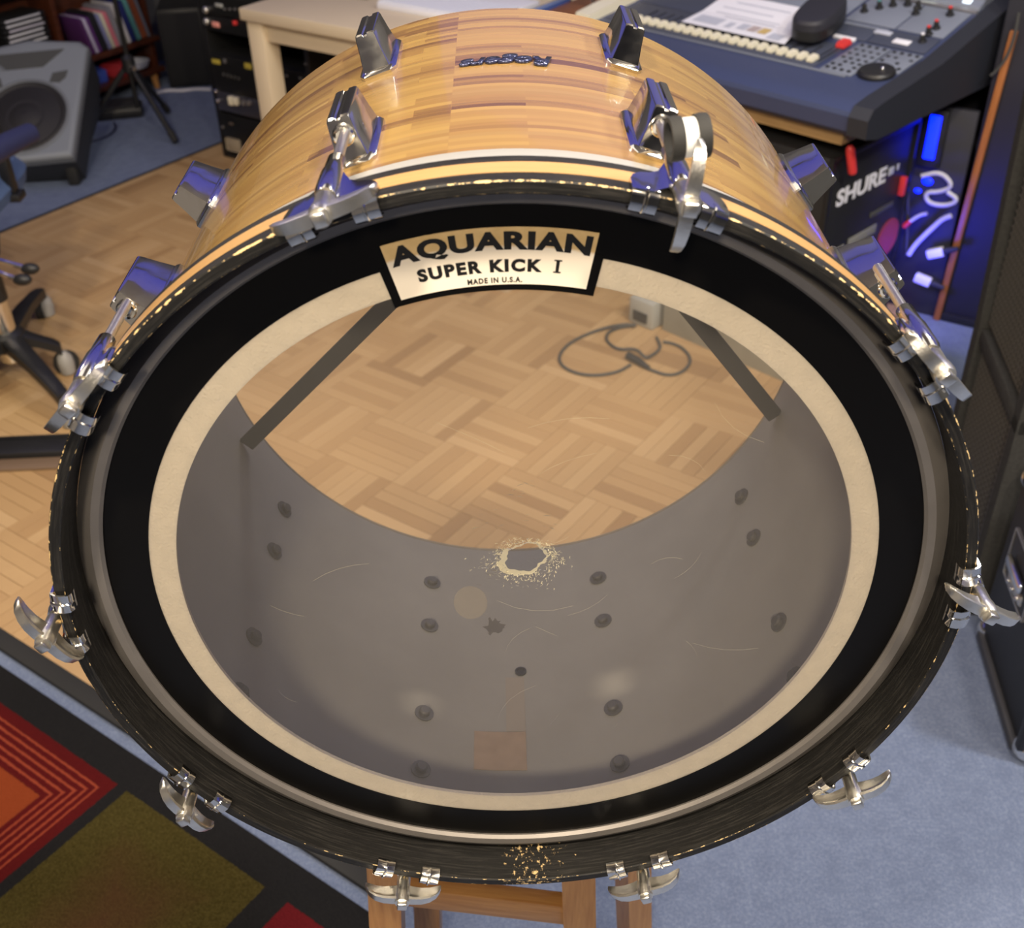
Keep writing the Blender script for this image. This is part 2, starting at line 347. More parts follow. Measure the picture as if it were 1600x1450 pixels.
# ------------------------------------------------------------------ mesh builder
class MB:
    def __init__(s): s.bm = bmesh.new()
    def box(s, c, d, rz=0.0, bev=0.0, mtx=None):
        r = bmesh.ops.create_cube(s.bm, size=1.0)['verts']
        bmesh.ops.scale(s.bm, vec=d, verts=r)
        if bev > 0:
            es = list({e for v in r for e in v.link_edges})
            o = bmesh.ops.bevel(s.bm, geom=es, offset=bev, segments=2, affect='EDGES', profile=0.5)
            r = list({v for f in o['faces'] for v in f.verts} | {v for v in r if v.is_valid})
        T = Matrix.Translation(c) @ Matrix.Rotation(rz, 4, 'Z')
        if mtx is not None: T = mtx @ T
        bmesh.ops.transform(s.bm, matrix=T, verts=r); return s
    def loft(s, rings, closed=True, caps=True):
        vs = [[s.bm.verts.new(p) for p in r] for r in rings]; n = len(rings[0])
        for a, b in zip(vs, vs[1:]):
            for i in range(n if closed else n - 1):
                j = (i + 1) % n
                try: s.bm.faces.new((a[i], a[j], b[j], b[i]))
                except ValueError: pass
        if caps:
            for r in (vs[0][::-1], vs[-1]):
                try: s.bm.faces.new(r)
                except ValueError: pass
        return s
    def prism(s, poly, z0, z1, mtx=None):
        a = [Vector((x, y, z0)) for x, y in poly]; b = [Vector((x, y, z1)) for x, y in poly]
        if mtx is not None: a = [mtx @ p for p in a]; b = [mtx @ p for p in b]
        return s.loft([a, b])
    def frames(s, p0, p1):
        d = (Vector(p1) - Vector(p0)).normalized()
        u = d.orthogonal().normalized(); return d, u, d.cross(u)
    def cyl(s, p0, p1, r0, r1=None, n=16, caps=True):
        r1 = r0 if r1 is None else r1
        d, u, v = s.frames(p0, p1); p0, p1 = Vector(p0), Vector(p1)
        f = lambda p, r: [p + (u * math.cos(2 * PI * i / n) + v * math.sin(2 * PI * i / n)) * r for i in range(n)]
        return s.loft([f(p0, r0), f(p1, r1)], caps=caps)
    def lathe(s, p0, axis, prof, n=24, caps=True):
        p0 = Vector(p0); axis = Vector(axis).normalized(); u = axis.orthogonal().normalized(); v = axis.cross(u)
        return s.loft([[p0 + axis * h + (u * math.cos(2 * PI * i / n) + v * math.sin(2 * PI * i / n)) * r for i in range(n)] for r, h in prof], caps=caps)
    def tube(s, pts, r, n=8, smooth=0):
        pts = [Vector(p) for p in pts]
        for _ in range(smooth):
            q = [pts[0]]
            for a, b in zip(pts, pts[1:]): q += [a * 0.75 + b * 0.25, a * 0.25 + b * 0.75]
            pts = q + [pts[-1]]
        rings = []; u = None
        for i, p in enumerate(pts):
            d = (pts[min(i + 1, len(pts) - 1)] - pts[max(i - 1, 0)]).normalized()
            u = d.orthogonal().normalized() if u is None else (u - d * u.dot(d)).normalized()
            v = d.cross(u); rr = r[i] if isinstance(r, (list, tuple)) else r
            rings.append([p + (u * math.cos(2 * PI * k / n) + v * math.sin(2 * PI * k / n)) * rr for k in range(n)])
        return s.loft(rings)
    def ring_y(s, prof, n=180, a0=None, a1=None):
        """profile of (r, y) swept about the Y axis; closed profile"""
        full = a0 is None
        if full: a0, a1 = 0, 2 * PI
        m = n if full else n + 1
        rings = []
        for i in range(m):
            a = a0 + (a1 - a0) * i / n
            rings.append([Vector((r * math.sin(a), y, r * math.cos(a))) for r, y in prof])
        if full: rings.append(rings[0]); 
        vs = []
        for i, r in enumerate(rings):
            vs.append(vs[0] if full and i == len(rings) - 1 else [s.bm.verts.new(p) for p in r])
        k = len(prof)
        for a, b in zip(vs, vs[1:]):
            for i in range(k):
                s.bm.faces.new((a[i], a[(i + 1) % k], b[(i + 1) % k], b[i]))
        if not full:
            s.bm.faces.new(vs[0][::-1]); s.bm.faces.new(vs[-1])
        return s
    def sphere(s, c, r, sc=(1, 1, 1), n=12):
        v = bmesh.ops.create_uvsphere(s.bm, u_segments=n, v_segments=n // 2 + 2, radius=r)['verts']
        bmesh.ops.transform(s.bm, matrix=Matrix.Translation(c) @ Matrix.Diagonal((*sc, 1)), verts=v); return s
    def quad(s, *p):
        s.bm.faces.new([s.bm.verts.new(q) for q in p]); return s
    def mesh(s, name, smooth=True, ang=35):
        bmesh.ops.recalc_face_normals(s.bm, faces=s.bm.faces)
        me = bpy.data.meshes.new(name); s.bm.to_mesh(me); s.bm.free()
        if smooth:
            me.polygons.foreach_set('use_smooth', [True] * len(me.polygons))
            me.set_sharp_from_angle(angle=rad(ang))
        return me
    def build(s, name, material, parent=None, loc=(0, 0, 0), rot=(0, 0, 0), smooth=True, ang=35):
        return link(name, s.mesh(name, smooth, ang), material, parent, loc, rot)
def link(name, me, material, parent=None, loc=(0, 0, 0), rot=(0, 0, 0)):
    o = bpy.data.objects.new(name, me); COL.objects.link(o)
    if material is not None and not me.materials: me.materials.append(material)
    if parent is not None: o.parent = parent
    o.location = loc; o.rotation_euler = rot; return o
def tag(o, label=None, cat=None, group=None, kind=None):
    if label: o['label'] = label
    if cat: o['category'] = cat
    if group: o['group'] = group
    if kind: o['kind'] = kind
    return o
def thing(name, label, cat, loc=(0, 0, 0), rz=0.0, group=None):
    o = bpy.data.objects.new(name, None); COL.objects.link(o); o.empty_display_size = 0.05
    o.location = loc; o.rotation_euler = (0, 0, rz)
    return tag(o, label, cat, group)
def text_mesh(body, bold=0.0, extrude=0.0, shear=0.0, spacing=1.0, res=4):
    c = bpy.data.curves.new('t', 'FONT'); c.body = body; c.size = 1.0; c.offset = bold; c.extrude = extrude; c.shear = shear
    c.space_character = spacing; c.resolution_u = res
    o = bpy.data.objects.new('t', c); COL.objects.link(o)
    dg = bpy.context.evaluated_depsgraph_get()
    me = bpy.data.meshes.new_from_object(o.evaluated_get(dg))
    bpy.data.objects.remove(o); bpy.data.curves.remove(c)
    xs = [v.co.x for v in me.vertices]; ys = [v.co.y for v in me.vertices]
    x0, x1, y0, y1 = min(xs), max(xs), min(ys), max(ys)
    for v in me.vertices: v.co.x = (v.co.x - x0) / (x1 - x0); v.co.y = (v.co.y - y0) / (y1 - y0)
    return me

# ------------------------------------------------------------------ room (axes turned 36 degrees to the drum)
RZA = rad(-36.0)
V = Vector((math.cos(RZA), math.sin(RZA), 0)); U = Vector((-math.sin(RZA), math.cos(RZA), 0))
def room(v, u, z=0.0): return V * v + U * u + Vector((0, 0, z))
V0, V1, U0, U1, HC = -4.2, 3.0, -3.4, 3.1, 2.72
fl = MB().prism([tuple(room(a, b).xy) for a, b in ((V0, U0), (V1, U0), (V1, U1), (V0, U1))], -0.05, 0.0).build('floor', M['carpet'])
tag(fl, 'blue grey flecked carpet floor', kind='structure')
ce = MB().prism([tuple(room(a, b).xy) for a, b in ((V0, U0), (V1, U0), (V1, U1), (V0, U1))], HC, HC + 0.05).build('ceiling', M['ceiling'])
tag(ce, 'plain ceiling of the studio room', kind='structure')
def wall(name, a, b, m, label):
    pa, pb = room(*a), room(*b); d = (pb - pa).normalized(); n = Vector((-d.y, d.x, 0)) * 0.08
    o = MB().prism([tuple(p.xy) for p in (pa, pb, pb - n, pa - n)], -0.05, HC + 0.05).build(name, m)
    tag(o, label, kind='structure')
wall('wall_back', (V1, U1), (V0, U1), M['wall'], 'dark grey wall behind the desk and bookshelf')
wall('wall_left', (V0, U1), (V0, U0), M['wall'], 'dark grey wall behind the bookshelf')
wall('wall_front', (V0, U0), (V1, U0), M['wall_front'], 'beige wall behind the camera')
wall('wall_right', (V1, U0), (V1, U1), M['wall'], 'dark grey wall at the right')

# parquet: square mosaic blocks of five strips each, bounded by black edging
PH = 0.008
E_far = at(170, 299).dot(V)          # left/far edge, runs along U
A1 = at(0, 990); A2 = at(130, 1062)
E_near = ((A1 + A2) / 2).dot(U)      # near edge, runs along V
E_right = Vector((0.62, 1.5, 0)).dot(V)
E_back = U1 - 0.02
pb = MB().prism([tuple(room(a, b).xy) for a, b in ((E_far, E_near), (E_right, E_near), (E_right, E_back), (E_far, E_back))], 0.0, PH - 0.0025).build('parquet_base', M['parq_base'], fl)
T = 0.200; NS = 6; SW = T / NS
strip_me = MB().box((0, 0, PH / 2), (T - 0.0012, SW - 0.0012, PH), bev=0.0006).mesh('parquet_strip', False)
strip_me.materials.append(M['parq_obj'])
cells = []
nv = int((E_right - E_far) / T) + 1; nu = int((E_back - E_near) / T) + 1
for i in range(nv):
    for j in range(nu):
        for k in range(NS):
            a = E_far + i * T; b = E_near + j * T
            if (i + j) % 2: c = (a + T / 2, b + (k + .5) * SW, 0)
            else: c = (a + (k + .5) * SW, b + T / 2, 1)
            if c[0] + (T / 2 if c[2] == 0 else SW / 2) > E_right or c[1] + T / 2 > E_back: continue
            p = room(c[0], c[1], PH); x, y = pix(p)
            inwin = ((x - 803) / 520) ** 2 + ((y - 849) / 388) ** 2 < 1 and y < 850
            vis = (-20 < x < 330 and 200 < y < 1080 and x < 330 - (y - 240) * 0.52) or inwin
            cells.append((0 if vis else 1, (p - CAM).length, c))
cells.sort()
far = MB()
for q, (vis, dist, c) in enumerate(cells):
    p = room(c[0], c[1], 0); rz = RZA + (PI / 2 if c[2] else 0)
    if q < 296: link('parquet_strip', strip_me, None, fl, p, (0, 0, rz))
    else: far.box((p.x, p.y, PH / 2), (T - 0.0012, SW - 0.0012, PH), rz)
o = far.build('parquet_strips', M['parq_isl'], fl, smooth=False); o['kind'] = 'stuff'
def edge_strip(name, a, b, w, h, m, label):
    pa, pb2 = room(*a), room(*b); c = (pa + pb2) / 2; d = pb2 - pa
    o = MB().box((c.x, c.y, h / 2), (d.length, w, h), math.atan2(d.y, d.x), 0.002).build(name, m)
    tag(o, label, kind='structure')
edge_strip('trim_1', (E_far - 0.006, E_near), (E_far - 0.006, E_back), 0.016, 0.010, M['black_rubber'], 'thin black edging between parquet and far blue carpet')
edge_strip('trim_2', (E_far, E_near - 0.018), (E_right, E_near - 0.018), 0.036, 0.011, M['black_rubber'], 'black edging along the near side of the parquet')
# low black threshold bar at far left
Ta, Tb = at(-60, 690, 0.03), at(140, 681, 0.03)
d = Tb - Ta; c = (Ta + Tb) / 2
ts = thing('threshold_bar', 'long black bar with brown lower lip lying across the parquet at left edge', 'floor bar', (c.x, c.y, PH), math.atan2(d.y, d.x))
MB().box((0, -0.030, 0.011), (d.length, 0.062, 0.022), bev=0.003).build('bar', M['black_plastic'], ts)
MB().box((0, 0.006, 0.013), (d.length, 0.008, 0.026), bev=0.002).build('rail', M['black_metal'], ts)
MB().box((0, -0.084, 0.004), (d.length, 0.044, 0.008), bev=0.002).build('lip', mat('brown_lip', (0.16, 0.105, 0.065), 0.5), ts)

# rug
J = at(194, 1228, 0.008)
rug = MB().box((-0.28, -0.775, 0.004), (1.74, 1.66, 0.008), bev=0.002).build('rug', M['rug'], None, (J.x, J.y, 0.0), (0, 0, RZA))
tag(rug, 'black bordered rug with red ringed square and olive square at lower left', 'rug')

# ------------------------------------------------------------------ bass drum
DC = 1.0042; RS = 0.305; RI = 0.2975; YB = 0.393
drum = thing('bass_drum', 'large wood veneer bass drum with clear black ringed head and chrome claws on a stool', 'drum', (0, 0, DC - RS - 0.0155))
LZ = RS + 0.0155
def part(mb, name, m, parent=None, a=0.0, ang=35):
    return mb.build(name, m, parent if parent else drum, (0, 0, LZ) if parent is None else (0, 0, 0), (0, a, 0), ang=ang)
# shell: outside wrap with uv, inside, bearing edges
def shell_out():
    N = 240; ys = [0.012, 0.10, 0.20, 0.30, YB]
    me = bpy.data.meshes.new('shell'); vs = []; fs = []; uv = []
    for i in range(N + 1):
        a = 2 * PI * i / N - rad(6.5)
        for y in ys: vs.append((RS * math.sin(a), y, RS * math.cos(a)))
    k = len(ys)
    for i in range(N):
        for j in range(k - 1):
            q = (i * k + j, (i + 1) * k + j, (i + 1) * k + j + 1, i * k + j + 1); fs.append(q)
            for idx in q: uv.append(((idx // k) * 2 * PI * RS / N, ys[idx % k]))
    me.from_pydata(vs, [], fs); l = me.uv_layers.new(name='UVMap')
    for i, c in enumerate(uv): l.data[i].uv = c
    me.polygons.foreach_set('use_smooth', [True] * len(me.polygons))
    return link('shell', me, M['shell'], drum, (0, 0, LZ))
shell = shell_out()
b = MB(); b.ring_y([(RS - 0.0004, 0.011), (RS - 0.0004, YB), (RI + 0.002, YB + 0.002), (RI, YB - 0.004), (RI, 0.006), (RI + 0.003, 0.002)], 200)
b.build('shell_interior', M['shell_in'], shell)
MB().ring_y([(RI + 0.0005, YB - 0.001), (RS, YB - 0.0002), (RS - 0.001, YB + 0.0022), (RI + 0.001, YB + 0.0026)], 200).build('rear_edge', M['shell_edge'], shell)
# counter hoop with inlay
hoop = MB()
hoop.ring_y([(R_HI, Y_HF + 0.001), (R_HI + 0.001, Y_HF), (R_HO - 0.001, Y_HF), (R_HO, Y_HF + 0.001), (R_HO, Y_HB), (R_HI, Y_HB)], 240)
hoop = part(hoop, 'hoop', M['hoop'])
MB().ring_y([(R_HO - 0.001, -0.0225), (R_HO + 0.0003, -0.0222), (R_HO + 0.0003, -0.0068), (R_HO - 0.001, -0.0065)], 240).build('inlay', M['inlay'], hoop)
# head
def polar(r, a, y): return Vector((r * math.sin(a), y, r * math.cos(a)))
hole_c = Vector((0.0075, 0.0, 0.0235))
hr = [0.0130 + 0.0014 * math.sin(2 * t + .5) + 0.0009 * math.sin(5 * t) + 0.0004 * math.sin(13 * t + 1) for t in [2 * PI * i / 96 for i in range(96)]]
b = MB()
inner = [hole_c + Vector((math.sin(2 * PI * i / 96) * hr[i] * 1.12, 0, math.cos(2 * PI * i / 96) * hr[i] * 0.92)) for i in range(96)]
b.loft([inner, [polar(0.09, 2 * PI * i / 96, 0) for i in range(96)], [polar(0.297, 2 * PI * i / 96, 0) for i in range(96)]], caps=False)
head = part(b, 'drum_head', M['film'])
b = MB(); b.ring_y([(0.2935, -0.002), (0.2955, -0.0048), (0.3010, -0.0056), (0.3060, -0.003), (0.3122, 0.002), (0.3122, 0.0098), (0.3062, 0.0098), (0.300, 0.002), (0.294, 0.0008)], 200)
b.build('flesh_hoop', M['flesh'], head)
b = MB(); b.ring_y([(0.3058, 0.004), (0.3102, 0.003), (0.3102, 0.0180), (0.3085, 0.0470), (0.3075, 0.0490), (0.3052, 0.0490)], 200); b.build('head_collar', mat('pale_head_collar', (0.52, 0.51, 0.49), 0.38, 0.35), head)
MB().ring_y([(0.2628, 0.0002), (0.2945, 0.0002), (0.2945, -0.0003), (0.2628, -0.0003)], 200).build('black_ring', M['ring_black'], head)
MB().ring_y([(0.2436, 0.0006), (0.2640, 0.0006), (0.2640, 0.0036), (0.2436, 0.0036)], 200).build('felt_ring', M['felt'], head)
# printed label
la0, la1 = rad(-15.58), rad(11.5)
def sector(r0, r1, a0, a1, y0, y1, n=40): return MB().ring_y([(r0, y0), (r1, y0), (r1, y1), (r0, y1)], n, a0, a1)
sector(0.2375, 0.2650, rad(-16.9), rad(12.8), -0.0003, -0.0007).build('label_border', M['ring_black'], head)
lab = sector(0.2415, 0.2787, la0, la1, -0.0004, -0.0010).build('label', M['label'], head)
tag(lab, 'cream label with black lettering')
def arc_text(body, a0, a1, r0, r1, y, bold, parent, name, spacing=1.0, taper=0.0):
    me = text_mesh(body, bold, 0.0, 0.0, spacing)
    for v in me.vertices:
        s, h = v.co.x, v.co.y
        a = a0 + (a1 - a0) * s
        rb = r0 - taper * (2 * s - 1) ** 2
        r = rb + (r1 - r0 + taper * (2 * s - 1) ** 2) * h
        v.co = polar(r, a, y)
    return link(name, me, M['ink'], parent)
# lettering: sits just proud of the label; child of the head so depth stays thing > part > sub-part
arc_text('AQUARIAN', rad(-15.0), rad(10.95), 0.2622, 0.2762, -0.00112, 0.05, head, 'lettering', 1.10, 0.0012)
arc_text('SUPER KICK', rad(-12.2), rad(4.9), 0.2497, 0.2583, -0.00112, 0.055, head, 'lettering', 1.22)
b = MB(); a_i = rad(6.95)
for r0, r1, w in ((0.2500, 0.2509, 0.0046), (0.2509, 0.2577, 0.0020), (0.2577, 0.2586, 0.0046)):
    dr = w / 2 / 0.254
    b.ring_y([(r0, -0.0011), (r1, -0.0011), (r1, -0.0012), (r0, -0.0012)], 2, a_i - dr, a_i + dr)
b.build('lettering', M['ink'], head)
arc_text('MADE IN U.S.A.', rad(-5.6), rad(2.2), 0.2427, 0.2465, -0.00112, 0.045, head, 'lettering', 1.2)
# worn centre: frayed film flakes round the hole, residue mark, smudge, scratches
rnd = random.Random(3)
b = MB()
lip = [[], []]
for i in range(96):
    t = 2 * PI * i / 96; e = (math.sin(t) * 1.12, math.cos(t) * 0.92); w_ = .0008 + .0008 * abs(math.sin(4 * t)) + .0035 * max(0, math.sin(-t - .6)) + rnd.uniform(0, .0012)
    lip[0].append(hole_c + Vector((e[0] * hr[i], -.0004, e[1] * hr[i]))); lip[1].append(hole_c + Vector((e[0] * (hr[i] + w_), -.0006, e[1] * (hr[i] + w_))))
b.loft(lip, caps=False)
for i in range(420):
    a = rnd.uniform(0, 2 * PI); low = math.cos(a) < .1
    d = 0.0150 + abs(rnd.gauss(0, 0.0070 if low else 0.0030))
    p = hole_c + Vector((math.sin(a) * d * 1.2, -.0006 - rnd.uniform(0, .0010), math.cos(a) * d * 0.95))
    L = rnd.uniform(.0006, .0030); w_ = rnd.uniform(.00012, .00035); t = (PI / 2 - a + rnd.gauss(0, .7)) if rnd.random() < .5 else (-a + rnd.gauss(0, .5))
    u_ = Vector((math.cos(t), 0, math.sin(t))); v_ = Vector((-u_.z, 0, u_.x)); k = p + u_ * L * .5 + v_ * rnd.uniform(-.0006, .0006) + Vector((0, -rnd.uniform(0, .0008), 0))
    b.quad(p - v_ * w_, k - v_ * w_, k + v_ * w_, p + v_ * w_); q_ = k + u_ * L * .5 + v_ * rnd.uniform(-.0010, .0010)
    b.quad(k - v_ * w_, q_ - v_ * w_ * .3, q_ + v_ * w_ * .3, k + v_ * w_)
for cx, cz, n, sx in ((-0.016, 0.012, 26, 0.006), (0.022, 0.020, 14, 0.006), (0.0075, 0.085, 12, 0.006), (-0.02, 0.058, 8, 0.008), (0.03, 0.055, 10, 0.01)):
    for i in range(n):
        p = Vector((cx + rnd.gauss(0, sx), -0.0006, cz + rnd.gauss(0, sx * 0.7))); s = rnd.uniform(0.0004, 0.0011); t = rnd.uniform(-.6, .6)
        b.quad(p + Vector((-math.cos(t) * s * 3, 0, -math.sin(t) * s * 3)), p + Vector((0, -0.0005, s)), p + Vector((math.cos(t) * s * 3, 0, math.sin(t) * s * 3)))
o = b.build('torn_film', M['torn'], head, smooth=False); o['kind'] = 'stuff'
tag(o, 'frayed whitish film around the worn hole')
def disc(cx, cz, rx, rz, n=24, y=-0.0005, jag=0.0):
    b = MB(); b.bm.faces.new([b.bm.verts.new((cx + math.cos(2 * PI * i / n) * rx * (1 + jag * rnd.uniform(-1, 1)), y, cz + math.sin(2 * PI * i / n) * rz * (1 + jag * rnd.uniform(-1, 1)))) for i in range(n)])
    return b
disc(-0.0335, -0.0185, 0.0125, 0.0165).build('sticker_residue', M['mark'], head)
disc(-0.0165, -0.043, 0.0075, 0.0075, 26, -0.0007, 0.45).build('dark_smudge', M['smudge'], head)
b = MB()
for i in range(20):
    x, z = rnd.uniform(-0.2, 0.2), rnd.uniform(-0.17, 0.15); t = rnd.choice((0.8, -0.7, 0.1, 2.4)) + rnd.uniform(-.3, .3); L = rnd.uniform(0.004, 0.03); w = 0.00009
    cv = rnd.uniform(-0.3, 0.3); pts = [Vector((x + math.cos(t + cv * q) * L * q, -0.0005, z + math.sin(t + cv * q) * L * q)) for q in (-1, -.5, 0, .5, 1)]
    for p, q in zip(pts, pts[1:]): b.quad(p + Vector((0, 0, w)), q + Vector((0, 0, w)), q - Vector((0, 0, w)), p - Vector((0, 0, w)))
o = b.build('scratches', M['torn'], head, smooth=False); o['kind'] = 'stuff'

# lugs
def lug_mesh():
    b = MB(); 
    b.loft([[Vector((x * w, y * l, z)) for x, y in ((-1, -.8), (-.72, -1), (.72, -1), (1, -.8), (1, .8), (.72, 1), (-.72, 1), (-1, .8))] for w, l, z in ((.0150, .0415, -.0012), (.0150, .0415, .0022), (.0138, .0395, .0040), (.0118, .0375, .0050))])
    sec = [(-.0112, .003), (-.0092, .018), (-.0080, .0320), (-.0074, .0342), (-.0060, .0348), (-.0022, .0348), (-.0014, .0334), (0, .0332), (.0014, .0334), (.0022, .0348), (.0060, .0348), (.0074, .0342), (.0080, .0320), (.0092, .018), (.0112, .003)]
    def ring(y_bot, y_top, sx, sz):
        return [Vector((x * sx, y_bot + (y_top - y_bot) * (z - .003) / .0318, .003 + (z - .003) * sz)) for x, z in sec]
    b.loft([ring(-.0365, -.0285, .93, .965), ring(-.0350, -.0270, 1, 1), ring(.0350, .0270, 1, 1), ring(.0365, .0285, .93, .965)])
    return b.mesh('lug', True, 30)
lug_me = lug_mesh()
for v in lug_me.vertices:
    if v.co.z > .005: v.co.z = .005 + (v.co.z - .005) * .86
fer_me = MB().lathe((0, -0.0315, 0.0195), (0, -1, 0), [(.0072, -.002), (.0072, .0022), (.0062, .0034), (.0045, .0036), (.0045, .001)], 20).mesh('receiver')
screw_me = MB().lathe((0, 0, RI - 0.0002), (0, 0, -1), [(.0095, 0), (.0095, .0014), (.0055, .0016), (.0055, .0050), (.0042, .0062)], 14).mesh('lug_screw')
ANG = [-162, -126, -90, -54, -18, 18, 54, 90, 126, 162]
for a in ANG:
    for y in (0.110, 0.300):
        lg = link('lug', lug_me, M['chrome'], drum, (RS * math.sin(rad(a)), y, LZ + RS * math.cos(rad(a))), (0, rad(a), 0))
        if y < .2: link('receiver', fer_me, M['chrome'], lg)
        for dy in (-0.034, 0.034):
            if abs(a) > 100: link('lug_screw', screw_me, M['screw'], drum, (0, y + dy - 0.012, LZ), (0, rad(a), 0))
# claws: each is saddle plate + two hooks (claw), rod and wing handle as sub-parts
RR = 0.3262
def claw_mesh():
    b = MB()
    # saddle lying on the hoop's outer face (curved with it); outline across the tangential direction
    xs = [-.0285, -.0265, -.022, -.016, -.011, -.007, -.003, 0, .003, .007, .011, .016, .022, .0265, .0285]
    yb = [-.020, -.014, -.010, -.008, -.004, .006, .011, .012, .011, .006, -.004, -.008, -.010, -.014, -.020]
    yf = [-.0355, -.036, -.036, -.036, -.030, -.027, -.026, -.026, -.026, -.027, -.030, -.036, -.036, -.036, -.0355]
    lift = [0, .0004, .0008, .001, .0015, .003, .0052, .006, .0052, .003, .0015, .001, .0008, .0004, 0]
    def pt(x, y, r):
        a = x / .3215; return Vector((r * math.sin(a), y, r * math.cos(a)))
    top = []
    for x, y0, y1, l in zip(xs, yf, yb, lift):
        ym = (y0 + y1) / 2
        top.append([pt(x, y0, .3207), pt(x, y0, .3228 + l * .5), pt(x, ym, .3232 + l), pt(x, y1 - .002, .3230 + l), pt(x, y1, .3212)])
    b.loft(top)
    # hooks round the front edge
    for s in (-1, 1):
        rings = []
        prof = [(.3229, -.030), (.3229, -.0345), (.3218, -.0366), (.3195, -.0378), (.3150, -.0386), (.3105, -.0376), (.3088, -.0352), (.3080, -.0318), (.3082, -.0288)]
        t = .0013
        for i, x in enumerate([.0125, .0133, .0185, .0192, .0203, .0210, .0275, .0283]):
            bump = .0010 if i in (3, 4) else 0
            o = [pt(s * x, y - (bump if 0 < k < 8 else 0), r + (bump if k < 3 else 0)) for k, (r, y) in enumerate(prof)]
            inn = []
            for k, (r, y) in enumerate(prof):
                p0 = prof[max(k - 1, 0)]; p1 = prof[min(k + 1, 8)]; dr, dy = p1[0] - p0[0], p1[1] - p0[1]; L = math.hypot(dr, dy)
                inn.append(pt(s * x, y - dr / L * t * 1, r + dy / L * t))
            rings.append(o + inn[::-1])
        b.loft(rings)
    # boss that guides the rod
    b.lathe((0, 0.028, RR), (0, -1, 0), [(.0048, 0), (.0058, .0015), (.0062, .020), (.0070, .026), (.0072, .050), (.0060, .056)], 20)
    return b.mesh('claw', True, 40)
claw_me = claw_mesh()
rod_me = MB().cyl((0, 0.090, RR), (0, -0.050, RR), .0034, n=14).mesh('tension_rod')
def wing_mesh():
    # handle in its own frame: rod axis = Y (origin on the rod), wings along X
    b = MB()
    b.lathe((0, -.030, 0), (0, -1, 0), [(.0050, 0), (.0058, .001), (.0058, .012), (.0064, .015), (.0070, .022), (.0062, .026)], 18)
    b.box((0, -.0575, 0), (.0086, .006, .0086), bev=.0014)
    for s in (-1, 1):
        rings = []
        for x, y0, y1, t in ((.002, -.0375, -.0550, .0046), (.008, -.0392, -.0556, .0044), (.016, -.0402, -.0552, .0042), (.023, -.0396, -.0532, .0038), (.0285, -.0380, -.0492, .0034), (.0315, -.0372, -.0445, .0026), (.0325, -.0376, -.0412, .0014)):
            ym = (y0 + y1) / 2; q = (y0 - y1)
            rings.append([Vector((s * x, y, z)) for y, z in ((y0, 0), (y0 - q * .08, t * .42), (ym, t * .46), (y1 + q * .34, t * .50), (y1 + q * .22, t * .95), (y1 + q * .08, t * .9), (y1 + q * .08, -t * .9), (y1 + q * .22, -t * .95), (y1 + q * .34, -t * .50), (ym, -t * .46), (y0 - q * .08, -t * .42))])
        b.loft(rings)
    return b.mesh('wing_handle', True, 45)
wing_me = wing_mesh()
CL = [(-161.5, -12), (-125.3, 8), (-89.2, -30), (-53.2, 8), (-17.6, -3), (17.6, 82), (52.0, -6), (88.9, -60), (125.8, 26), (161.5, -3)]
for a, tw in CL:
    cl = link('claw', claw_me, M['chrome'], drum, (0, 0, LZ), (0, rad(a), 0))
    link('tension_rod', rod_me, M['steel'], cl)
    link('wing_handle', wing_me, M['nickel'], cl, (0, 0, RR), (0, rad(tw), 0))
# straps across the open rear
def strap(p, q, y, w=0.017):
    p, q = Vector((p[0], y, p[1])), Vector((q[0], y, q[1])); d = q - p; c = (p + q) / 2; ang = math.atan2(d.x, d.z)
    MB().box((0, 0, 0), (w, .0045, d.length), bev=.001).build('strap', M['strap'], drum, (c.x, c.y, c.z + LZ), (0, ang, 0))
strap((-.274, -.108), (.112, .272), .347)
strap((.277, -.104), (-.030, .292), .366)
# paper tag, faded stripe and vent inside
b = MB(); b.ring_y([(RI - .0002, .072), (RI - .0008, .072), (RI - .0008, .118), (RI - .0002, .118)], 8, rad(-171.6), rad(-181.2)); b.build('paper_tag', M['tag'], drum, (0, 0, LZ))
b = MB(); b.ring_y([(RI - .0002, .119), (RI - .0006, .119), (RI - .0006, .190), (RI - .0002, .190)], 4, rad(-177.6), rad(-181.2)); b.build('faded_stripe', mat('faded_stripe', (0.46, 0.40, 0.33), 0.8), drum, (0, 0, LZ))
MB().lathe((0, .198, RI - .0001), (0, 0, -1), [(.006, 0), (.006, .0012), (.0042, .0014), (.0038, .0004)], 16).build('vent_grommet', M['black_metal'], drum, (0, 0, LZ), (0, rad(179.4), 0))
# script badge (upside down as seen from the front, curved with the shell)
me = text_mesh('Rogers', 0.03, 0.0, 0.25, 1.0)
bmb = bmesh.new(); bmb.from_mesh(me)
ex = bmesh.ops.extrude_face_region(bmb, geom=list(bmb.faces)); bmesh.ops.translate(bmb, vec=(0, 0, 1), verts=[g for g in ex['geom'] if isinstance(g, bmesh.types.BMVert)])
for v in bmb.verts:
    s, h, zz = v.co
    a = rad(7.2 - 13.0 * s); r = RS + 0.0002 + 0.0022 * zz
    y = 0.2535 - 0.026 * h - 0.006 * s + 0.004 * h * s
    v.co = polar(r, a, y)
bmesh.ops.recalc_face_normals(bmb, faces=bmb.faces); bmb.to_mesh(me); bmb.free()
link('script_badge', me, M['badge'], drum, (0, 0, LZ))

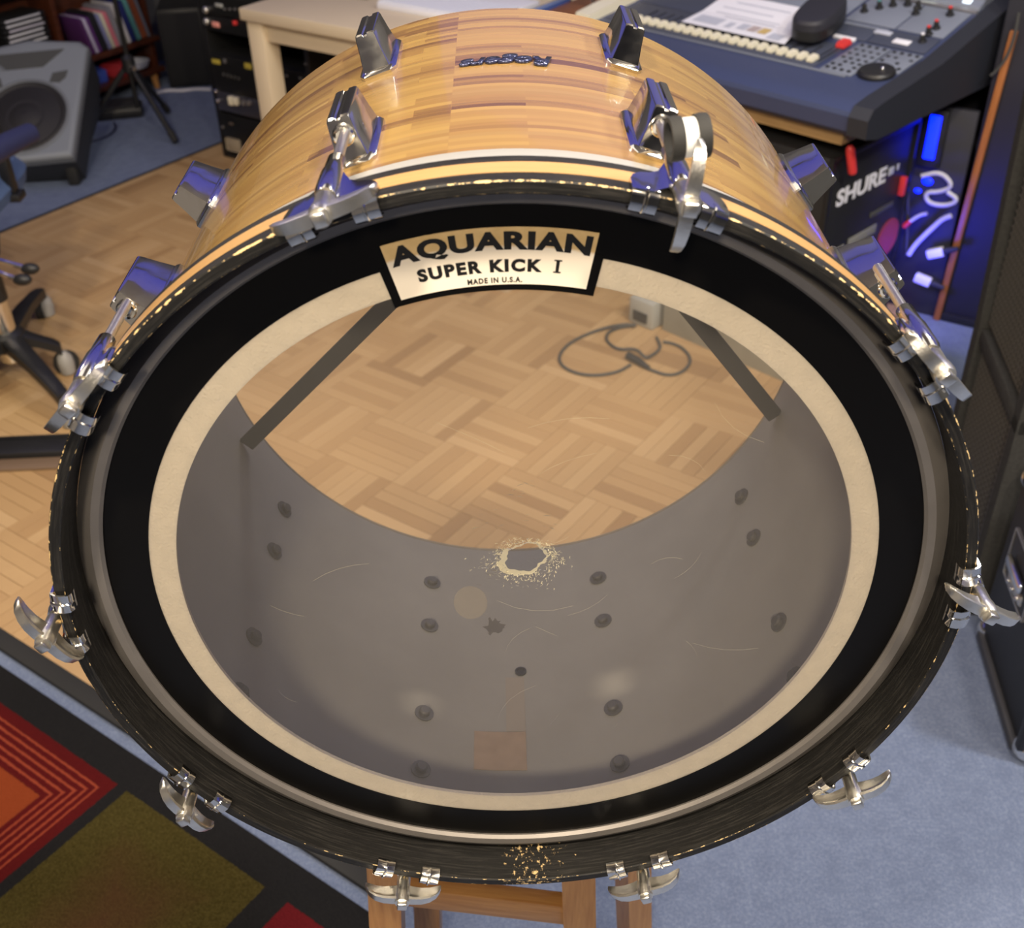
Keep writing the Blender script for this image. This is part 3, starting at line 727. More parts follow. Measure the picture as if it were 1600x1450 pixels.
# rubber roller clipped beside the upper right rod
rc = Vector((0.1000, -0.0255, DC + 0.3385))
ro = thing('rubber_roller', 'black rubber roller with white middle band behind the upper right wing handle', 'roller', rc - Vector((0, 0, 0.0125)))
ax = Vector((1, 0.12, 0.05)).normalized(); c0 = Vector((0, 0, 0.0125))
for s, nm in ((-1, 'rubber_end'), (1, 'rubber_end')):
    MB().lathe(c0 + ax * (s * .0073), ax, [(.0092, -.0035), (.0118, -.0035), (.0122, 0), (.0118, .0035), (.0092, .0035), (.0088, 0), (.0092, -.0035)], 28, caps=False).build(nm, M['black_rubber'], ro)
MB().lathe(c0, ax, [(.0085, -.0045), (.0106, -.0045), (.0106, .0045), (.0085, .0045), (.0085, -.0045)], 28, caps=False).build('white_band', M['white_plastic'], ro)

# ------------------------------------------------------------------ stool under the drum
ST = 0.6990
sc = Vector((0.0, 0.195, 0))
stool = thing('bar_stool', 'wooden bar stool with square splayed legs under the drum', 'stool', (sc.x, sc.y, 0))
MB().box((0, 0, ST - 0.0185), (.130, .27, .036), bev=.008).build('seat', M['oak_h'], stool)
p45 = [Vector((-.150, .112)), Vector((.060, .102)), Vector((.133, .272)), Vector((-.118, .288))]
def legpos(i, z):
    p = p45[i] - sc.xy; k = 1 + (0.45 - z) * 0.42
    return Vector((p.x * k, p.y * k, z))
for i in range(4):
    r = 0.0185; th = math.atan2((p45[1] - p45[0]).y, (p45[1] - p45[0]).x) + (0.5 if i == 2 else 0)
    rings = []
    for z in (0.0, ST - 0.036):
        c = legpos(i, z); rings.append([c + Vector((math.cos(th + q) * r * 1.35, math.sin(th + q) * r * 1.35, 0)) for q in (PI / 4, 3 * PI / 4, 5 * PI / 4, 7 * PI / 4)])
    MB().loft(rings).build('leg', M['oak'], stool, smooth=False)
for i, j, z, z2 in ((0, 1, .470, .435), (1, 2, .60, .60), (2, 3, .58, .58), (3, 0, .60, .60)):
    a, c = legpos(i, z), legpos(j, z2); d = c - a
    MB().box((0, 0, 0), (d.length, .020, .034), bev=.003).build('stretcher', M['oak_h'], stool, (a + c) / 2, (0, -math.atan2(d.z, d.xy.length), math.atan2(d.y, d.x)))

# ================================================================== background things
def plane_pt(x, y, o, n):
    d = ray(x, y); return CAM + d * ((Vector(o) - CAM).dot(n) / d.dot(n))
class Frame:
    """a piece of furniture's own axes: origin o, turned rz about Z"""
    def __init__(s, o, rz):
        s.o = Vector(o); s.rz = rz
        s.x = Vector((math.cos(rz), math.sin(rz), 0)); s.y = Vector((-math.sin(rz), math.cos(rz), 0))
    def loc(s, P): q = Vector(P) - s.o; return Vector((q.dot(s.x), q.dot(s.y), q.z))
    def world(s, x, y, z): return s.o + s.x * x + s.y * y + Vector((0, 0, z))
    def on_y(s, px, py, y=0.0): return s.loc(plane_pt(px, py, s.o + s.y * y, s.y))     # on the plane y = const
    def on_x(s, px, py, x=0.0): return s.loc(plane_pt(px, py, s.o + s.x * x, s.x))
    def on_z(s, px, py, z=0.0): return s.loc(at(px, py, z))

# ------------------------------------------------------------------ pale desk
DZ = 0.70
fd = Frame((*at(372, 12, DZ).xy, 0), RZA)
desk = thing('desk', 'pale painted wooden desk with square legs behind the drum', 'desk', fd.o, fd.rz)
DW, DD = 0.97, 0.72
MB().box((DW / 2, DD / 2, DZ - 0.018), (DW, DD, 0.036), bev=0.004).build('desk_top', M['desk'], desk)
for x in (0.035, DW - 0.05):
    for y in (0.045, DD - 0.045):
        MB().box((x + .008, y, (DZ - 0.036) / 2), (0.064, 0.064, DZ - 0.036), bev=0.004).build('leg', M['desk'], desk)
MB().box((DW / 2, 0.040, DZ - 0.066), (DW - 0.13, 0.024, 0.060), bev=0.003).build('apron', M['desk'], desk)
MB().box((DW / 2, DD - 0.04, DZ - 0.066), (DW - 0.13, 0.024, 0.060), bev=0.003).build('apron', M['desk'], desk)
# laptop
a = fd.on_z(470, 1, DZ); b_ = fd.on_z(556, 4, DZ)
lp = thing('laptop', 'black laptop at the front edge of the pale desk', 'laptop', fd.world(b_.x - .17, b_.y + .13, DZ), RZA + rad(8))
MB().box((0, 0, .009), (.33, .23, .016), bev=.003).build('base', M['black_plastic'], lp)
MB().box((0, .122, .118), (.33, .010, .20), bev=.003).build('screen', M['black_metal'], lp)
MB().box((.157, -.107, .010), (.012, .012, .018), bev=.002).build('corner', M['alu'], lp)
MB().box((0, .02, .0178), (.28, .10, .002)).build('keys', M['black_rubber'], lp)
# white keyboard
k0 = fd.on_z(588, 3, DZ + .02); k1 = fd.on_z(822, 8, DZ + .02)
kb = thing('music_keyboard', 'white keyboard with lined keys on the pale desk behind the drum', 'keyboard', fd.world(k0.x, k0.y, DZ), RZA)
KW = k1.x - k0.x
MB().box((KW / 2, .13, .009), (KW, .26, .018), bev=.003).build('body', M['paper'], kb)
nk = 26; kme = MB().box((0, 0, 0), (KW / nk - .0022, .15, .006), bev=.001).mesh('key', False); kme.materials.append(M['key_white'])
for i in range(nk): link('key', kme, None, kb, ((i + .5) * KW / nk, .080, .021))
# wooden board and small things between keyboard and console
wb = MB().box((0, 0, .006), (.115, .40, .012), bev=.003).build('wooden_board', M['redwood'], None, fd.world(.908, .46, DZ), (0, 0, RZA))
tag(wb, 'red brown wooden board on the desk beside the mixing console', 'board')
mp = at(925, 13, DZ + .0125)
mh = thing('small_microphone', 'small chrome microphone standing on the red brown board', 'microphone', mp)
MB().lathe((0, 0, 0), (0, 0, 1), [(.014, 0), (.014, .004), (.006, .007), (.006, .03)], 16).build('foot', M['chrome'], mh)
MB().lathe((0, 0, .03), (0, 0, 1), [(.007, 0), (.010, .004), (.010, .075), (.006, .082)], 16).build('body', M['chrome'], mh)
XK = k1.x + .006
pad = MB().box((0, 0, .003), (.040, .24, .006), bev=.002).build('mouse_mat', M['black_rubber'], None, fd.world(XK + .021, .44, DZ), (0, 0, RZA)); tag(pad, 'black mat beside the white keyboard on the desk', 'mat')
bx = thing('blue_case', 'clear blue plastic case right of the black mat on the desk', 'case', fd.world((XK + .042 + .848) / 2, .44, DZ), RZA)
BW = .848 - XK - .046
MB().box((0, 0, .010), (BW, .17, .019), bev=.003).build('body', mat('blue_clear_plastic', (.05, .09, .28), .15), bx)
MB().box((0, 0, .0215), (BW, .173, .004), bev=.001).build('lid', mat('blue_lid', (.16, .22, .42), .15), bx)

# ------------------------------------------------------------------ mixing console on its own desk
FRc = at(1336, 178, .70); FLc = at(1115, 122, .70)
CA = math.atan2((FRc - FLc).y, (FRc - FLc).x)
fc = Frame((*FRc.xy, 0), CA)
CPR = [(0, .700), (.03, .712), (.06, .7145), (.24, .735), (.30, .742), (.62, .820), (.95, .90)]
def csurf(y):
    for (y0, z0), (y1, z1) in zip(CPR, CPR[1:]):
        if y <= y1: return z0 + (z1 - z0) * (y - y0) / (y1 - y0), math.atan2(z1 - z0, y1 - y0)
    return CPR[-1][1], 0.24
con = thing('mixing_console', 'large navy mixing console with cream fader caps at upper right', 'mixing console', fc.o + Vector((0, 0, .635)), CA)
CZ = -.635
X0, X1 = -.90, -.012
prof = [(0.004, .655), (.0, .690)] + [(.004, .700)] + CPR[1:]
poly = prof + [(.95, .64), (.03, .637)]
def side_prism(poly, x0, x1): 
    return MB().loft([[Vector((x0, y, z + CZ)) for y, z in poly], [Vector((x1, y, z + CZ)) for y, z in poly]])
side_prism(poly, X0, X1).build('body', M['console'], con, ang=25)
rim = [(-.004, .650), (-.006, .692), (.012, .714), (.06, .7225), (.24, .744), (.30, .751), (.62, .829), (.95, .909), (.95, .640), (.05, .637)]
side_prism(rim, X1, X1 + .050).build('end_cheek', M['console_dark'], con, ang=25)
chk = [(.10, .70), (.11, .742), (.30, .768), (.62, .846), (.95, .926), (.95, .64), (.10, .64)]
side_prism(chk, X0 - .05, X0).build('end_cheek', M['cream_plastic'], con, ang=25)
def cpanel(name, x0, x1, y0, y1, h, m, parent=None, bev=.0008):
    z0, a0 = csurf(y0); z1, _ = csurf(y1); an = math.atan2(z1 - z0, y1 - y0); L = math.hypot(y1 - y0, z1 - z0)
    c = Vector(((x0 + x1) / 2, (y0 + y1) / 2, (z0 + z1) / 2 + CZ + h / 2))
    return MB().box((0, 0, 0), (x1 - x0, L, h), bev=bev).build(name, m, parent or con, c, (an, 0, 0))
cpanel('edge_line', X0 + .01, -.12, .140, .1455, .004, M['console_panel'])
cpanel('fader_panel', X0 + .02, -.215, .152, .300, .003, M['console_slate'])
cpanel('channel_panel', X0 + .02, -.305, .302, .405, .003, M['console_slate'])
cpanel('upper_panel', X0 + .02, -.31, .425, .62, .003, M['console_panel'])
cpanel('upper_panel', -.300, -.16, .415, .545, .003, M['console_panel'])
cpanel('upper_panel', -.155, -.03, .415, .545, .003, M['console_panel'])
cpanel('slate_panel', -.290, -.19, .335, .405, .0035, M['console_slate'])
cpanel('slate_panel', -.185, -.03, .335, .405, .0035, M['console_slate'])
cpanel('button_panel', -.195, -.110, .150, .325, .0035, M['console_panel'])
cpanel('button_panel', -.105, -.025, .215, .325, .0035, M['console_panel'])
mb_ = side_prism([(.555, .806), (.560, .818), (.70, .895), (.95, .955), (.95, .90)], X0, -.02).build('meter_bridge', M['console_panel'], con, ang=25)
cpanel('silver_trim', -.30, -.02, .548, .556, .008, M['alu'])
def on_console(x, y, h=0): z, an = csurf(y); return Vector((x, y, z + CZ + h)), an
# faders: cap, slot
slot_me = MB().box((0, 0, 0), (.003, .085, .0012)).mesh('fader_slot', False); slot_me.materials.append(M['black_plastic'])
def cap_mesh():
    return MB().loft([[Vector((x * w, y * l, z)) for x, y in ((-1, -1), (1, -1), (1, 1), (-1, 1))] for w, l, z in ((.0085, .0150, 0), (.0085, .0150, .004), (.0068, .0125, .011), (.0060, .0080, .0105))] ).mesh('fader_cap', False)
cap_me = cap_mesh(); cap_me.materials.append(M['cream_plastic'])
NC = 20
for i in range(NC):
    x = -.790 + i * .5535 / (NC - 1)
    p, an = on_console(x, .225, .004); link('fader_slot', slot_me, None, con, p, (an, 0, 0))
    p, an = on_console(x, .182, .0045); link('fader_cap', cap_me, None, con, p, (an, 0, 0))
p, an = on_console(-.200, .225, .005); link('fader_slot', slot_me, None, con, (-.222, p.y, p.z), (an, 0, 0))
rcap = cap_me.copy(); rcap.materials.clear(); rcap.materials.append(M['red'])
p, an = on_console(-.222, .292, .005); o = link('fader_cap', rcap, None, con, p, (an, 0, 0)); o['label'] = 'red fader cap'; o.scale = (1.35, 1.2, 1.2)
# buttons
but_me = MB().box((0, 0, .0015), (.0085, .0075, .004), bev=.0008).mesh('button', False); but_me.materials.append(M['black_plastic'])
def buttons(x0, x1, y0, y1, nx, ny, skip=()):
    for i in range(nx):
        for j in range(ny):
            if (i, j) in skip: continue
            p, an = on_console(x0 + (x1 - x0) * i / max(nx - 1, 1), y0 + (y1 - y0) * j / max(ny - 1, 1), .004)
            link('button', but_me, None, con, p, (an, 0, 0))
buttons(-.183, -.122, .232, .312, 4, 4); buttons(-.183, -.125, .165, .210, 4, 3, ((0, 2), (2, 1)))
buttons(-.095, -.035, .232, .312, 4, 4, ((1, 1), (3, 1), (0, 0), (2, 2)))
lb_me = MB().box((0, 0, .001), (.026, .010, .003), bev=.0006).mesh('button', False); lb_me.materials.append(M['console_panel'])
for i in range(14):
    p, an = on_console(-.85 + i * .040, .395, .003); link('button', lb_me, None, con, p, (an, 0, 0))
for i in range(5):
    p, an = on_console(-.275 + i * .024, .398, .003); link('button', lb_me, None, con, p, (an, 0, 0))
# jog wheel
p, an = on_console(-.068, .192, .002)
jw = MB().lathe((0, 0, 0), (0, 0, 1), [(.044, 0), (.044, .006), (.040, .011), (.030, .0085), (.008, .0075), (.0, .0075)], 32).build('jog_wheel', M['black_plastic'], con, p, (an, 0, 0))
MB().sphere((.008, .012, .009), .006).build('finger_dimple', M['chrome'], jw)
# knobs
kn_me = MB().lathe((0, 0, 0), (0, 0, 1), [(.0105, 0), (.0105, .003), (.0070, .005), (.0058, .018), (.0045, .020)], 14).mesh('knob')
for x, y, c in ((-.277, .464, 'dark'), (-.252, .492, 'teal'), (-.228, .515, 'dark'), (-.153, .497, 'dark'), (-.162, .522, 'dark'), (-.196, .53, 'white'), (-.074, .520, 'red'), (-.069, .450, 'red'), (-.070, .418, 'red'), (-.064, .382, 'white')):
    p, an = on_console(x, y, .003); kn = link('knob', kn_me, M['black_plastic'], con, p, (an, 0, 0))
    if c != 'dark': MB().lathe((0, 0, .0195), (0, 0, 1), [(.0048, 0), (.0044, .003), (.001, .0034)], 12).build('knob_cap', {'teal': cmat((.08, .25, .28)), 'red': M['red'], 'white': M['paper']}[c], kn)
cpanel('label_strip', -.128, -.085, .352, .372, .006, M['paper'])
cpanel('label_strip', -.195, -.150, .378, .394, .006, M['print_grey'])
cpanel('label_strip', -.275, -.215, .325, .337, .006, M['paper'])
cpanel('display', -.178, -.140, .562, .600, .020, M['lcd'])
cpanel('display', -.070, -.050, .566, .585, .018, M['led_white'])
# printed sheet lying over the faders
z0, an = csurf(.30)
def con_pt(x, y, h): z, _ = csurf(y); return fc.world(x, y, z + h)
sheet = MB()
for y0, y1 in ((.205, .300), (.300, .400)):
    q = [con_pt(-.659 + 0.0, y0, .0165), con_pt(-.335 - (y0 - .205) * .3, y0, .0165), con_pt(-.335 - (y1 - .205) * .3, y1, .0165), con_pt(-.659, y1, .0165)]
    sheet.quad(*q)
sheet = sheet.build('printed_sheet', M['paper'], smooth=False); tag(sheet, 'white printed sheet lying over the faders of the mixing console', 'paper')
md = sheet.modifiers.new('t', 'SOLIDIFY'); md.thickness = 0.0006
def block(x0, x1, y0, y1, m):
    b = MB(); b.quad(con_pt(x0, y0, .0175), con_pt(x1, y0, .0175), con_pt(x1, y1, .0175), con_pt(x0, y1, .0175)); b.build('printed_block', m, sheet, smooth=False)
for i in range(3): block(-.505 + i * .032, -.478 + i * .032, .232, .268, (M['print_grey'], cmat((.40, .33, .33)), M['print_tan'])[i])
for x0, x1, y0, y1 in ((-.64, -.56, .225, .27), (-.54, -.52, .225, .26), (-.40, -.36, .215, .25), (-.60, -.43, .362, .368), (-.62, -.42, .300, .305), (-.58, -.42, .285, .289), (-.62, -.46, .33, .335)):
    block(x0, x1, y0, y1, M['print_grey'])
# oval padded case standing on the sheet
oc = con_pt(-.318, .325, .0175)
ov = thing('oval_case', 'black oval padded case lying on the white sheet on the console', 'case', oc, CA + rad(14)); ov.rotation_euler = (rad(9), 0, CA + rad(12))
ovp = lambda w, l, z: [Vector((math.copysign(abs(math.cos(t)) ** .75, math.cos(t)) * w, math.copysign(abs(math.sin(t)) ** .75, math.sin(t)) * l, z)) for t in [2 * PI * i / 40 for i in range(40)]]
MB().loft([ovp(.046, .094, .0), ovp(.052, .100, .006), ovp(.052, .100, .028)]).build('lower_half', M['black_plastic'], ov)
MB().loft([ovp(.052, .100, .029), ovp(.051, .099, .046), ovp(.046, .093, .053), ovp(.036, .08, .0545)]).build('upper_half', mat('dark_nylon', (.018, .018, .026), .6, bump=.2), ov)

# console desk: top board, panels
cd = thing('console_desk', 'wooden desk with grey base box carrying the mixing console', 'desk', fc.o, CA)
MB().box((-.50, .50, .618), (.90, .90, .034), bev=.003).build('desk_top', M['tray_wood'], cd)
MB().box((-.93, .50, .30), (.035, .86, .60), bev=.003).build('side_panel', M['panel_black'], cd)
MB().box((-.50, .93, .30), (.86, .02, .60), bev=.003).build('back_panel', M['panel_black'], cd)
MB().box((-.2525, -.0225, .085), (.405, .075, .17), bev=.004).build('base_box', M['grey_box'], cd)
# road case under the console with lettering
rcse = thing('road_case', 'black equipment case with big white lettering under the mixing console', 'case', fc.world(-.30, .235, 0), CA)
MB().box((0, 0, .285), (.48, .40, .57), bev=.006).build('body', M['black_plastic'], rcse)
XF = .24
for y in (-.196, .196): MB().box((XF, y, .285), (.012, .014, .56), bev=.002).build('edge_strip', M['black_metal'], rcse)
MB().box((XF, 0, .565), (.012, .40, .014), bev=.002).build('edge_strip', M['black_metal'], rcse)
me = text_mesh('SHURE', .035, 0.02)
for v in me.vertices:
    y, z = -.155 + v.co.x * .225, .436 + v.co.y * .044; v.co = Vector((XF + .0015 + (0.001 if v.co.z > 0 else 0), y, z))
link('lettering', me, M['paper'], rcse)
def xblock(name, y0, y1, z0, z1, m, d=.003): return MB().box((XF + d / 2, (y0 + y1) / 2 - .235, (z0 + z1) / 2), (d, y1 - y0, z1 - z0), bev=.0006).build(name, m, rcse)
xblock('white_mark', .318, .342, .448, .468, M['print_grey']); xblock('white_mark', .358, .366, .452, .468, M['print_grey'])
xblock('grey_label', .170, .300, .300, .325, mat('dim_label', (.20, .20, .19), .6)); xblock('grey_label', .120, .135, .295, .318, cmat((.2, .2, .19))); xblock('grey_label', .140, .150, .297, .318, cmat((.2, .2, .19)))
xblock('grey_label', .26, .37, .352, .366, cmat((.06, .06, .06)))
MB().lathe((XF + .0005, .375 - .235, .262), (1, 0, 0), [(.052, 0), (.052, .002), (.046, .0022), (.046, .0012), (.0, .0012)], 28).build('round_badge', mat('dull_red', (.26, .03, .03), .6), rcse)
xblock('red_latch', .388, .402, .375, .425, M['red'], .014)
tg = MB().lathe((0, 0, 0), (0, 0, 1), [(.009, 0), (.011, .004), (.011, .062), (.006, .070)], 12).build('red_marker', M['red'], None, fc.world(-.03, .085, .530), (rad(12), rad(-8), CA)); 
tg['label'] = 'red capped tube hanging at the corner of the black case under the console'; tg['category'] = 'marker'

# black panel with orange wood strip, blue led
PA_, PB_ = at(1428, 488), at(1506, 507)
pv = (PB_ - PA_).normalized(); fp = Frame(PA_, math.atan2(pv.y, pv.x))
gp = thing('gobo_panel', 'tall black panel with an orange wood strip lit blue behind the console', 'panel', fp.o, fp.rz)
MB().box((.64, .025, .75), (1.14, .05, 1.5), bev=.004).build('panel', M['panel_black'], gp)
MB().box((.64, -.004, .012), (1.14, .012, .024), bev=.002).build('foot_strip', M['black_plastic'], gp)
mp_ = MB().box((0, 0, .29), (.40, .02, .58), bev=.002).build('mid_panel', M['panel_black'], cd, fc.loc(fp.world(-.142, .012, 0)), (0, 0, fp.rz - CA))
sa, sb = fp.on_y(1465, 497), fp.on_y(1583, 60)
d = sb - sa
MB().box((0, 0, 0), (.017, .014, d.length + .02), bev=.002).build('wood_strip', M['orange_wood'], gp, ((sa + sb) / 2) + Vector((0, -.009, .01)), (0, math.atan2(d.x, d.z), 0))
led = thing('blue_led_lamp', 'glowing blue lamp on the black panel under the console', 'lamp', fp.world(-.036, -.030, .43), fp.rz)
MB().box((0, .010, .075), (.060, .018, .15), bev=.003).build('housing', M['black_plastic'], led)
MB().box((0, -.002, .080), (.030, .008, .115), bev=.003).build('lens', M['lcd_blue'], led)
for z, s_ in ((-.035, .018), (-.065, .012)): MB().sphere((-.01 + .02 * (z > -.05), -.004, z), s_ * .6, (1.4, .5, 1)).build('small_lens', M['lcd_blue'], led)
pl = bpy.data.lights.new('blue_led_glow', 'AREA'); pl.energy = 1.1; pl.color = (0.02, 0.03, 1.0); pl.size = .06
plo = bpy.data.objects.new('blue_led_glow', pl); COL.objects.link(plo); plo.parent = led; plo.location = (.05, -.17, -.22)
plo.rotation_euler = (rad(90), 0, 0)
# cables and plugs around the led
def fpw(px, py, y): q = fp.on_y(px, py, y); return fp.world(q.x, q.y, q.z)
def cable(name, label, pts, r, m, cat='cable', group=None):
    o = MB().tube(pts, r, 8, 2).build(name, m); tag(o, label, cat, group); return o
cable('blue_cable', 'pale thick cable drooping in the blue light beside the wood strip', [fpw(x, y, -.05) for x, y in ((1486, 337), (1472, 342), (1455, 358), (1440, 372), (1428, 385), (1420, 398))], .007, M['cable_white'])
cable('thin_cable', 'thin dark cable hanging straight down left of the blue lamp', [fpw(x, y, -.03) for x, y in ((1414, 240), (1418, 280), (1419, 330), (1416, 400))], .004, M['cable'])
cable('arched_cable', 'dark cable arching down beside the top of the orange strip', [fpw(x, y, -.03) for x, y in ((1592, 20), (1585, 60), (1572, 92), (1556, 112), (1548, 118))], .004, M['cable'])
cable('coiled_cable', 'bunched blue lit cable coiled in front of the black panel', [fpw(x, y, -.07) for x, y in ((1440, 275), (1470, 268), (1490, 290), (1470, 300), (1445, 300), (1450, 318), (1480, 322), (1498, 312), (1480, 300))], .006, M['cable_white'])
def plug(px, py, label, an):
    p = fpw(px, py, -.05); t = thing('power_plug', label, 'plug', p, fp.rz)
    R = Matrix.Rotation(an, 4, 'Y')
    MB().box((0, 0, 0), (.045, .022, .024), bev=.004, mtx=R).build('body', M['white_plastic'], t)
    MB().cyl(R @ Vector((.022, 0, 0)), R @ Vector((.060, 0, 0)), .011, .006, 12).build('strain_relief', M['black_rubber'], t)
plug(1462, 395, 'upper of two white plugs lying near the orange strip', rad(-25)); plug(1442, 437, 'lower of two white plugs lying near the orange strip', rad(10))
tp = thing('red_tipped_lead', 'short lead with red plug beside the black case', 'cable', fpw(1422, 346, -.05), fp.rz)
MB().tube([(0, 0, 0), (.02, 0, .022), (.04, 0, .032)], .005, 8, 1).build('lead', M['cable_white'], tp)
MB().lathe((-.008, 0, -.010), (.6, 0, .8), [(.007, -.010), (.008, 0), (.006, .014)], 12).build('plug', M['red'], tp)

# ------------------------------------------------------------------ right: carpeted speaker cabinets and black amplifier case
Kp = at(1510, 960); Fp_ = at(1540, 520, .455)
cr = math.atan2((Fp_.y - Kp.y), (Fp_.x - Kp.x)) - PI / 2
fk = Frame((*Kp.xy, 0), cr)               # x to the right (into the cabinet), y away along the grille face
CLn = (Fp_.xy - Kp.xy).length + .05
def cabinet(name, label, z0, z1, lean, bands):
    t = thing(name, label, 'speaker cabinet', fk.world(0, 0, z0), cr)
    h = z1 - z0; D = .42; w = .034
    body = MB().loft([[Vector((.022, 0, 0)), Vector((D, 0, 0)), Vector((D, CLn, 0)), Vector((.022, CLn, 0))], [Vector((.022, 0, h)), Vector((D, 0, h)), Vector((D, CLn + lean, h)), Vector((.022, CLn + lean, h))]])
    body.build('cabinet_body', M['cab_carpet'], t, smooth=False)
    f = MB().loft([[Vector((x, y, z)) for x, y in ((-.004, 0), (.022, 0), (.022, w), (-.004, w))] for z in (0, h)]); f.build('frame_side', M['cab_carpet'], t, smooth=False)
    f = MB().loft([[Vector((x, CLn + l + y, z)) for x, y in ((-.010, -w), (.022, -w), (.022, 0), (-.010, 0))] for z, l in ((0, 0), (h, lean))]); f.build('frame_side', M['cab_carpet'], t, smooth=False)
    for z in bands: MB().box((.009, CLn / 2, z), (.026, CLn, w), bev=.004).build('frame_rail', M['cab_carpet'], t)
    MB().box((.018, CLn / 2, h / 2), (.004, CLn - .04, h - .03)).build('baffle', M['dark_void'], t)
    g = MB(); nz = int(h / .015)
    for i in range(1, nz): g.box((.008, CLn / 2, i * h / nz), (.0030, CLn - .05, .0030))
    ny = int(CLn / .015)
    for j in range(3, ny - 2): g.box((.006, j * CLn / ny, h / 2), (.0030, .0030, h - .03))
    g.build('wire_grille', M['grille'], t, smooth=False)
    return t
cabinet('speaker_cabinet', 'lower charcoal carpeted speaker cabinet with wire grille at right edge', 0.0, .455, 0, (.017, .438))
cabinet('speaker_cabinet', 'upper charcoal carpeted speaker cabinet stacked on the lower one', .456, 1.0, .05, (.527,))
# amplifier case
ea, eb = at(1590, 1195), at(1527, 985)
ar = math.atan2(eb.y - ea.y, eb.x - ea.x) - PI / 2; fa = Frame((*ea.xy, 0), ar); AL = (eb - ea).length
amp = thing('amplifier_case', 'black amplifier case with chrome corners on the blue carpet at right edge', 'amplifier', fa.o, ar)
AH = .40
MB().box((.20, AL / 2, AH / 2 + .006), (.40, AL, AH - .012), bev=.010).build('case_body', M['tolex'], amp)
MB().box((-.002, AL / 2, .016), (.016, AL - .05, .020), bev=.004).build('edge_strip', mat('edge_rubber', (.045, .045, .05), .5), amp)
MB().box((-.002, AL / 2, AH - .016), (.016, AL - .05, .020), bev=.004).build('edge_strip', M['black_metal'], amp)
MB().box((-.002, .010, AH / 2), (.014, .018, AH - .06), bev=.004).build('edge_strip', M['black_metal'], amp)
for y in (.020, AL - .02):
    for z in (.022, AH - .022):
        MB().sphere((.016, y, z), .030, (.85, .85, .8), 16).build('corner_protector', M['chrome'], amp)
q = fa.on_x(1577, 866, -.004); lx = fa.on_x(1585, 905, -.006)
hp = MB(); 
hp.box((0, 0, 0), (.004, .13, .10), bev=.001); hp.build('handle_plate', M['black_plastic'], amp, (-.002, q.y - .066, q.z + .01))
for sgn in (-1, 1): MB().box((0, 0, 0), (.006, .13, .003)).build('plate_edge', M['alu'], amp, (-.003, q.y - .066, q.z + .01 + sgn * .05))
for yy in (q.y, q.y - .131): MB().box((0, 0, 0), (.006, .003, .10)).build('plate_edge', M['alu'], amp, (-.003, yy, q.z + .01))
MB().box((-.012, q.y - .066, q.z + .01), (.012, .09, .02), bev=.005).build('strap_handle', M['chrome'], amp)
lt = MB().box((0, 0, 0), (.010, .080, .022), bev=.005).build('latch', M['steel'], amp, (-.004, lx.y - .012, lx.z - .012), (rad(-6), 0, 0))
for k in (-.028, .0, .024): MB().sphere((-.006, k, 0), .0045).build('rivet', M['chrome'], lt)

# ------------------------------------------------------------------ seen through the drum: small box and coiled lead
bb = at(1003, 512); pbx = thing('power_box', 'grey power box on the parquet seen through the drum head', 'box', bb + fc.y * .028 + Vector((0, 0, PH)), CA)
MB().box((0, 0, .040), (.085, .075, .08), bev=.006).build('body', mat('pale_grey_metal', (.38, .38, .35), .5), pbx)
MB().box((0, -.039, .030), (.05, .006, .03), bev=.002).build('socket', M['black_plastic'], pbx)
def fz(x, y): return at(x, y, PH + .005)
pts = [(1026, 527), (1032, 540), (1030, 546), (1024, 552), (1008, 565), (995, 548), (965, 547), (946, 532), (950, 518), (975, 510), (1000, 512), (970, 510), (925, 518), (885, 538), (870, 562), (888, 580), (925, 588), (965, 582), (985, 570)]
pc = thing('power_lead', 'dark coiled power lead with plug on the parquet seen through the drum head', 'cable', fz(985, 560) - Vector((0, 0, .005)))
o0 = pc.location
P3 = [fz(*p) for p in pts]
for i in range(len(P3)): P3[i].z = PH + .005 + (.008 if i in (4, 5, 10, 11) else 0)
MB().tube([p - o0 for p in P3], .0042, 8, 2).build('lead', M['cable'], pc)
MB().tube([fz(*p) - o0 for p in ((1012, 576), (1045, 588), (1070, 580), (1081, 562), (1068, 544), (1050, 536), (1036, 534))], .0042, 8, 2).build('lead', M['cable'], pc)
MB().tube([fz(981, 559) + Vector((0, 0, .007)) - o0, fz(996, 567) + Vector((0, 0, .007)) - o0, fz(1014, 577) + Vector((0, 0, .003)) - o0], [.011, .0105, .006], 10).build('plug', M['black_plastic'], pc)

# ------------------------------------------------------------------ equipment rack left of the desk leg
rk0 = at(350, 247); fr = Frame(rk0, RZA)
rack = thing('equipment_rack', 'black equipment rack with gear behind the pale desk leg', 'rack', fr.o, RZA)
RW, RD, RH = .52, .40, .92
for x in (.012, RW - .012): MB().box((x, RD / 2, RH / 2), (.024, RD, RH), bev=.002).build('side_rail', M['black_metal'], rack)
MB().box((RW / 2, RD / 2, .012), (RW, RD, .024), bev=.002).build('base', M['black_metal'], rack)
MB().box((RW / 2, RD / 2, RH - .01), (RW, RD, .02), bev=.002).build('top', M['black_metal'], rack)
MB().box((RW / 2, RD - .01, RH / 2), (RW - .05, .02, RH - .05)).build('back', M['dark_void'], rack)
def rr(px0, py0, px1, py1, y=0):
    a = fr.on_y(px0, py0, y); b = fr.on_y(px1, py1, y); return a, b
def unit(z0, z1, m):
    u = MB().box((RW / 2, RD / 2 - .02, (z0 + z1) / 2), (RW - .055, RD - .04, z1 - z0 - .003), bev=.003).build('rack_unit', m, rack)
    MB().box((RW / 2, .004, (z0 + z1) / 2), (RW - .03, .008, z1 - z0 - .003), bev=.001).build('faceplate', m, u); return u
zs = lambda x, y: fr.on_y(x, y).z
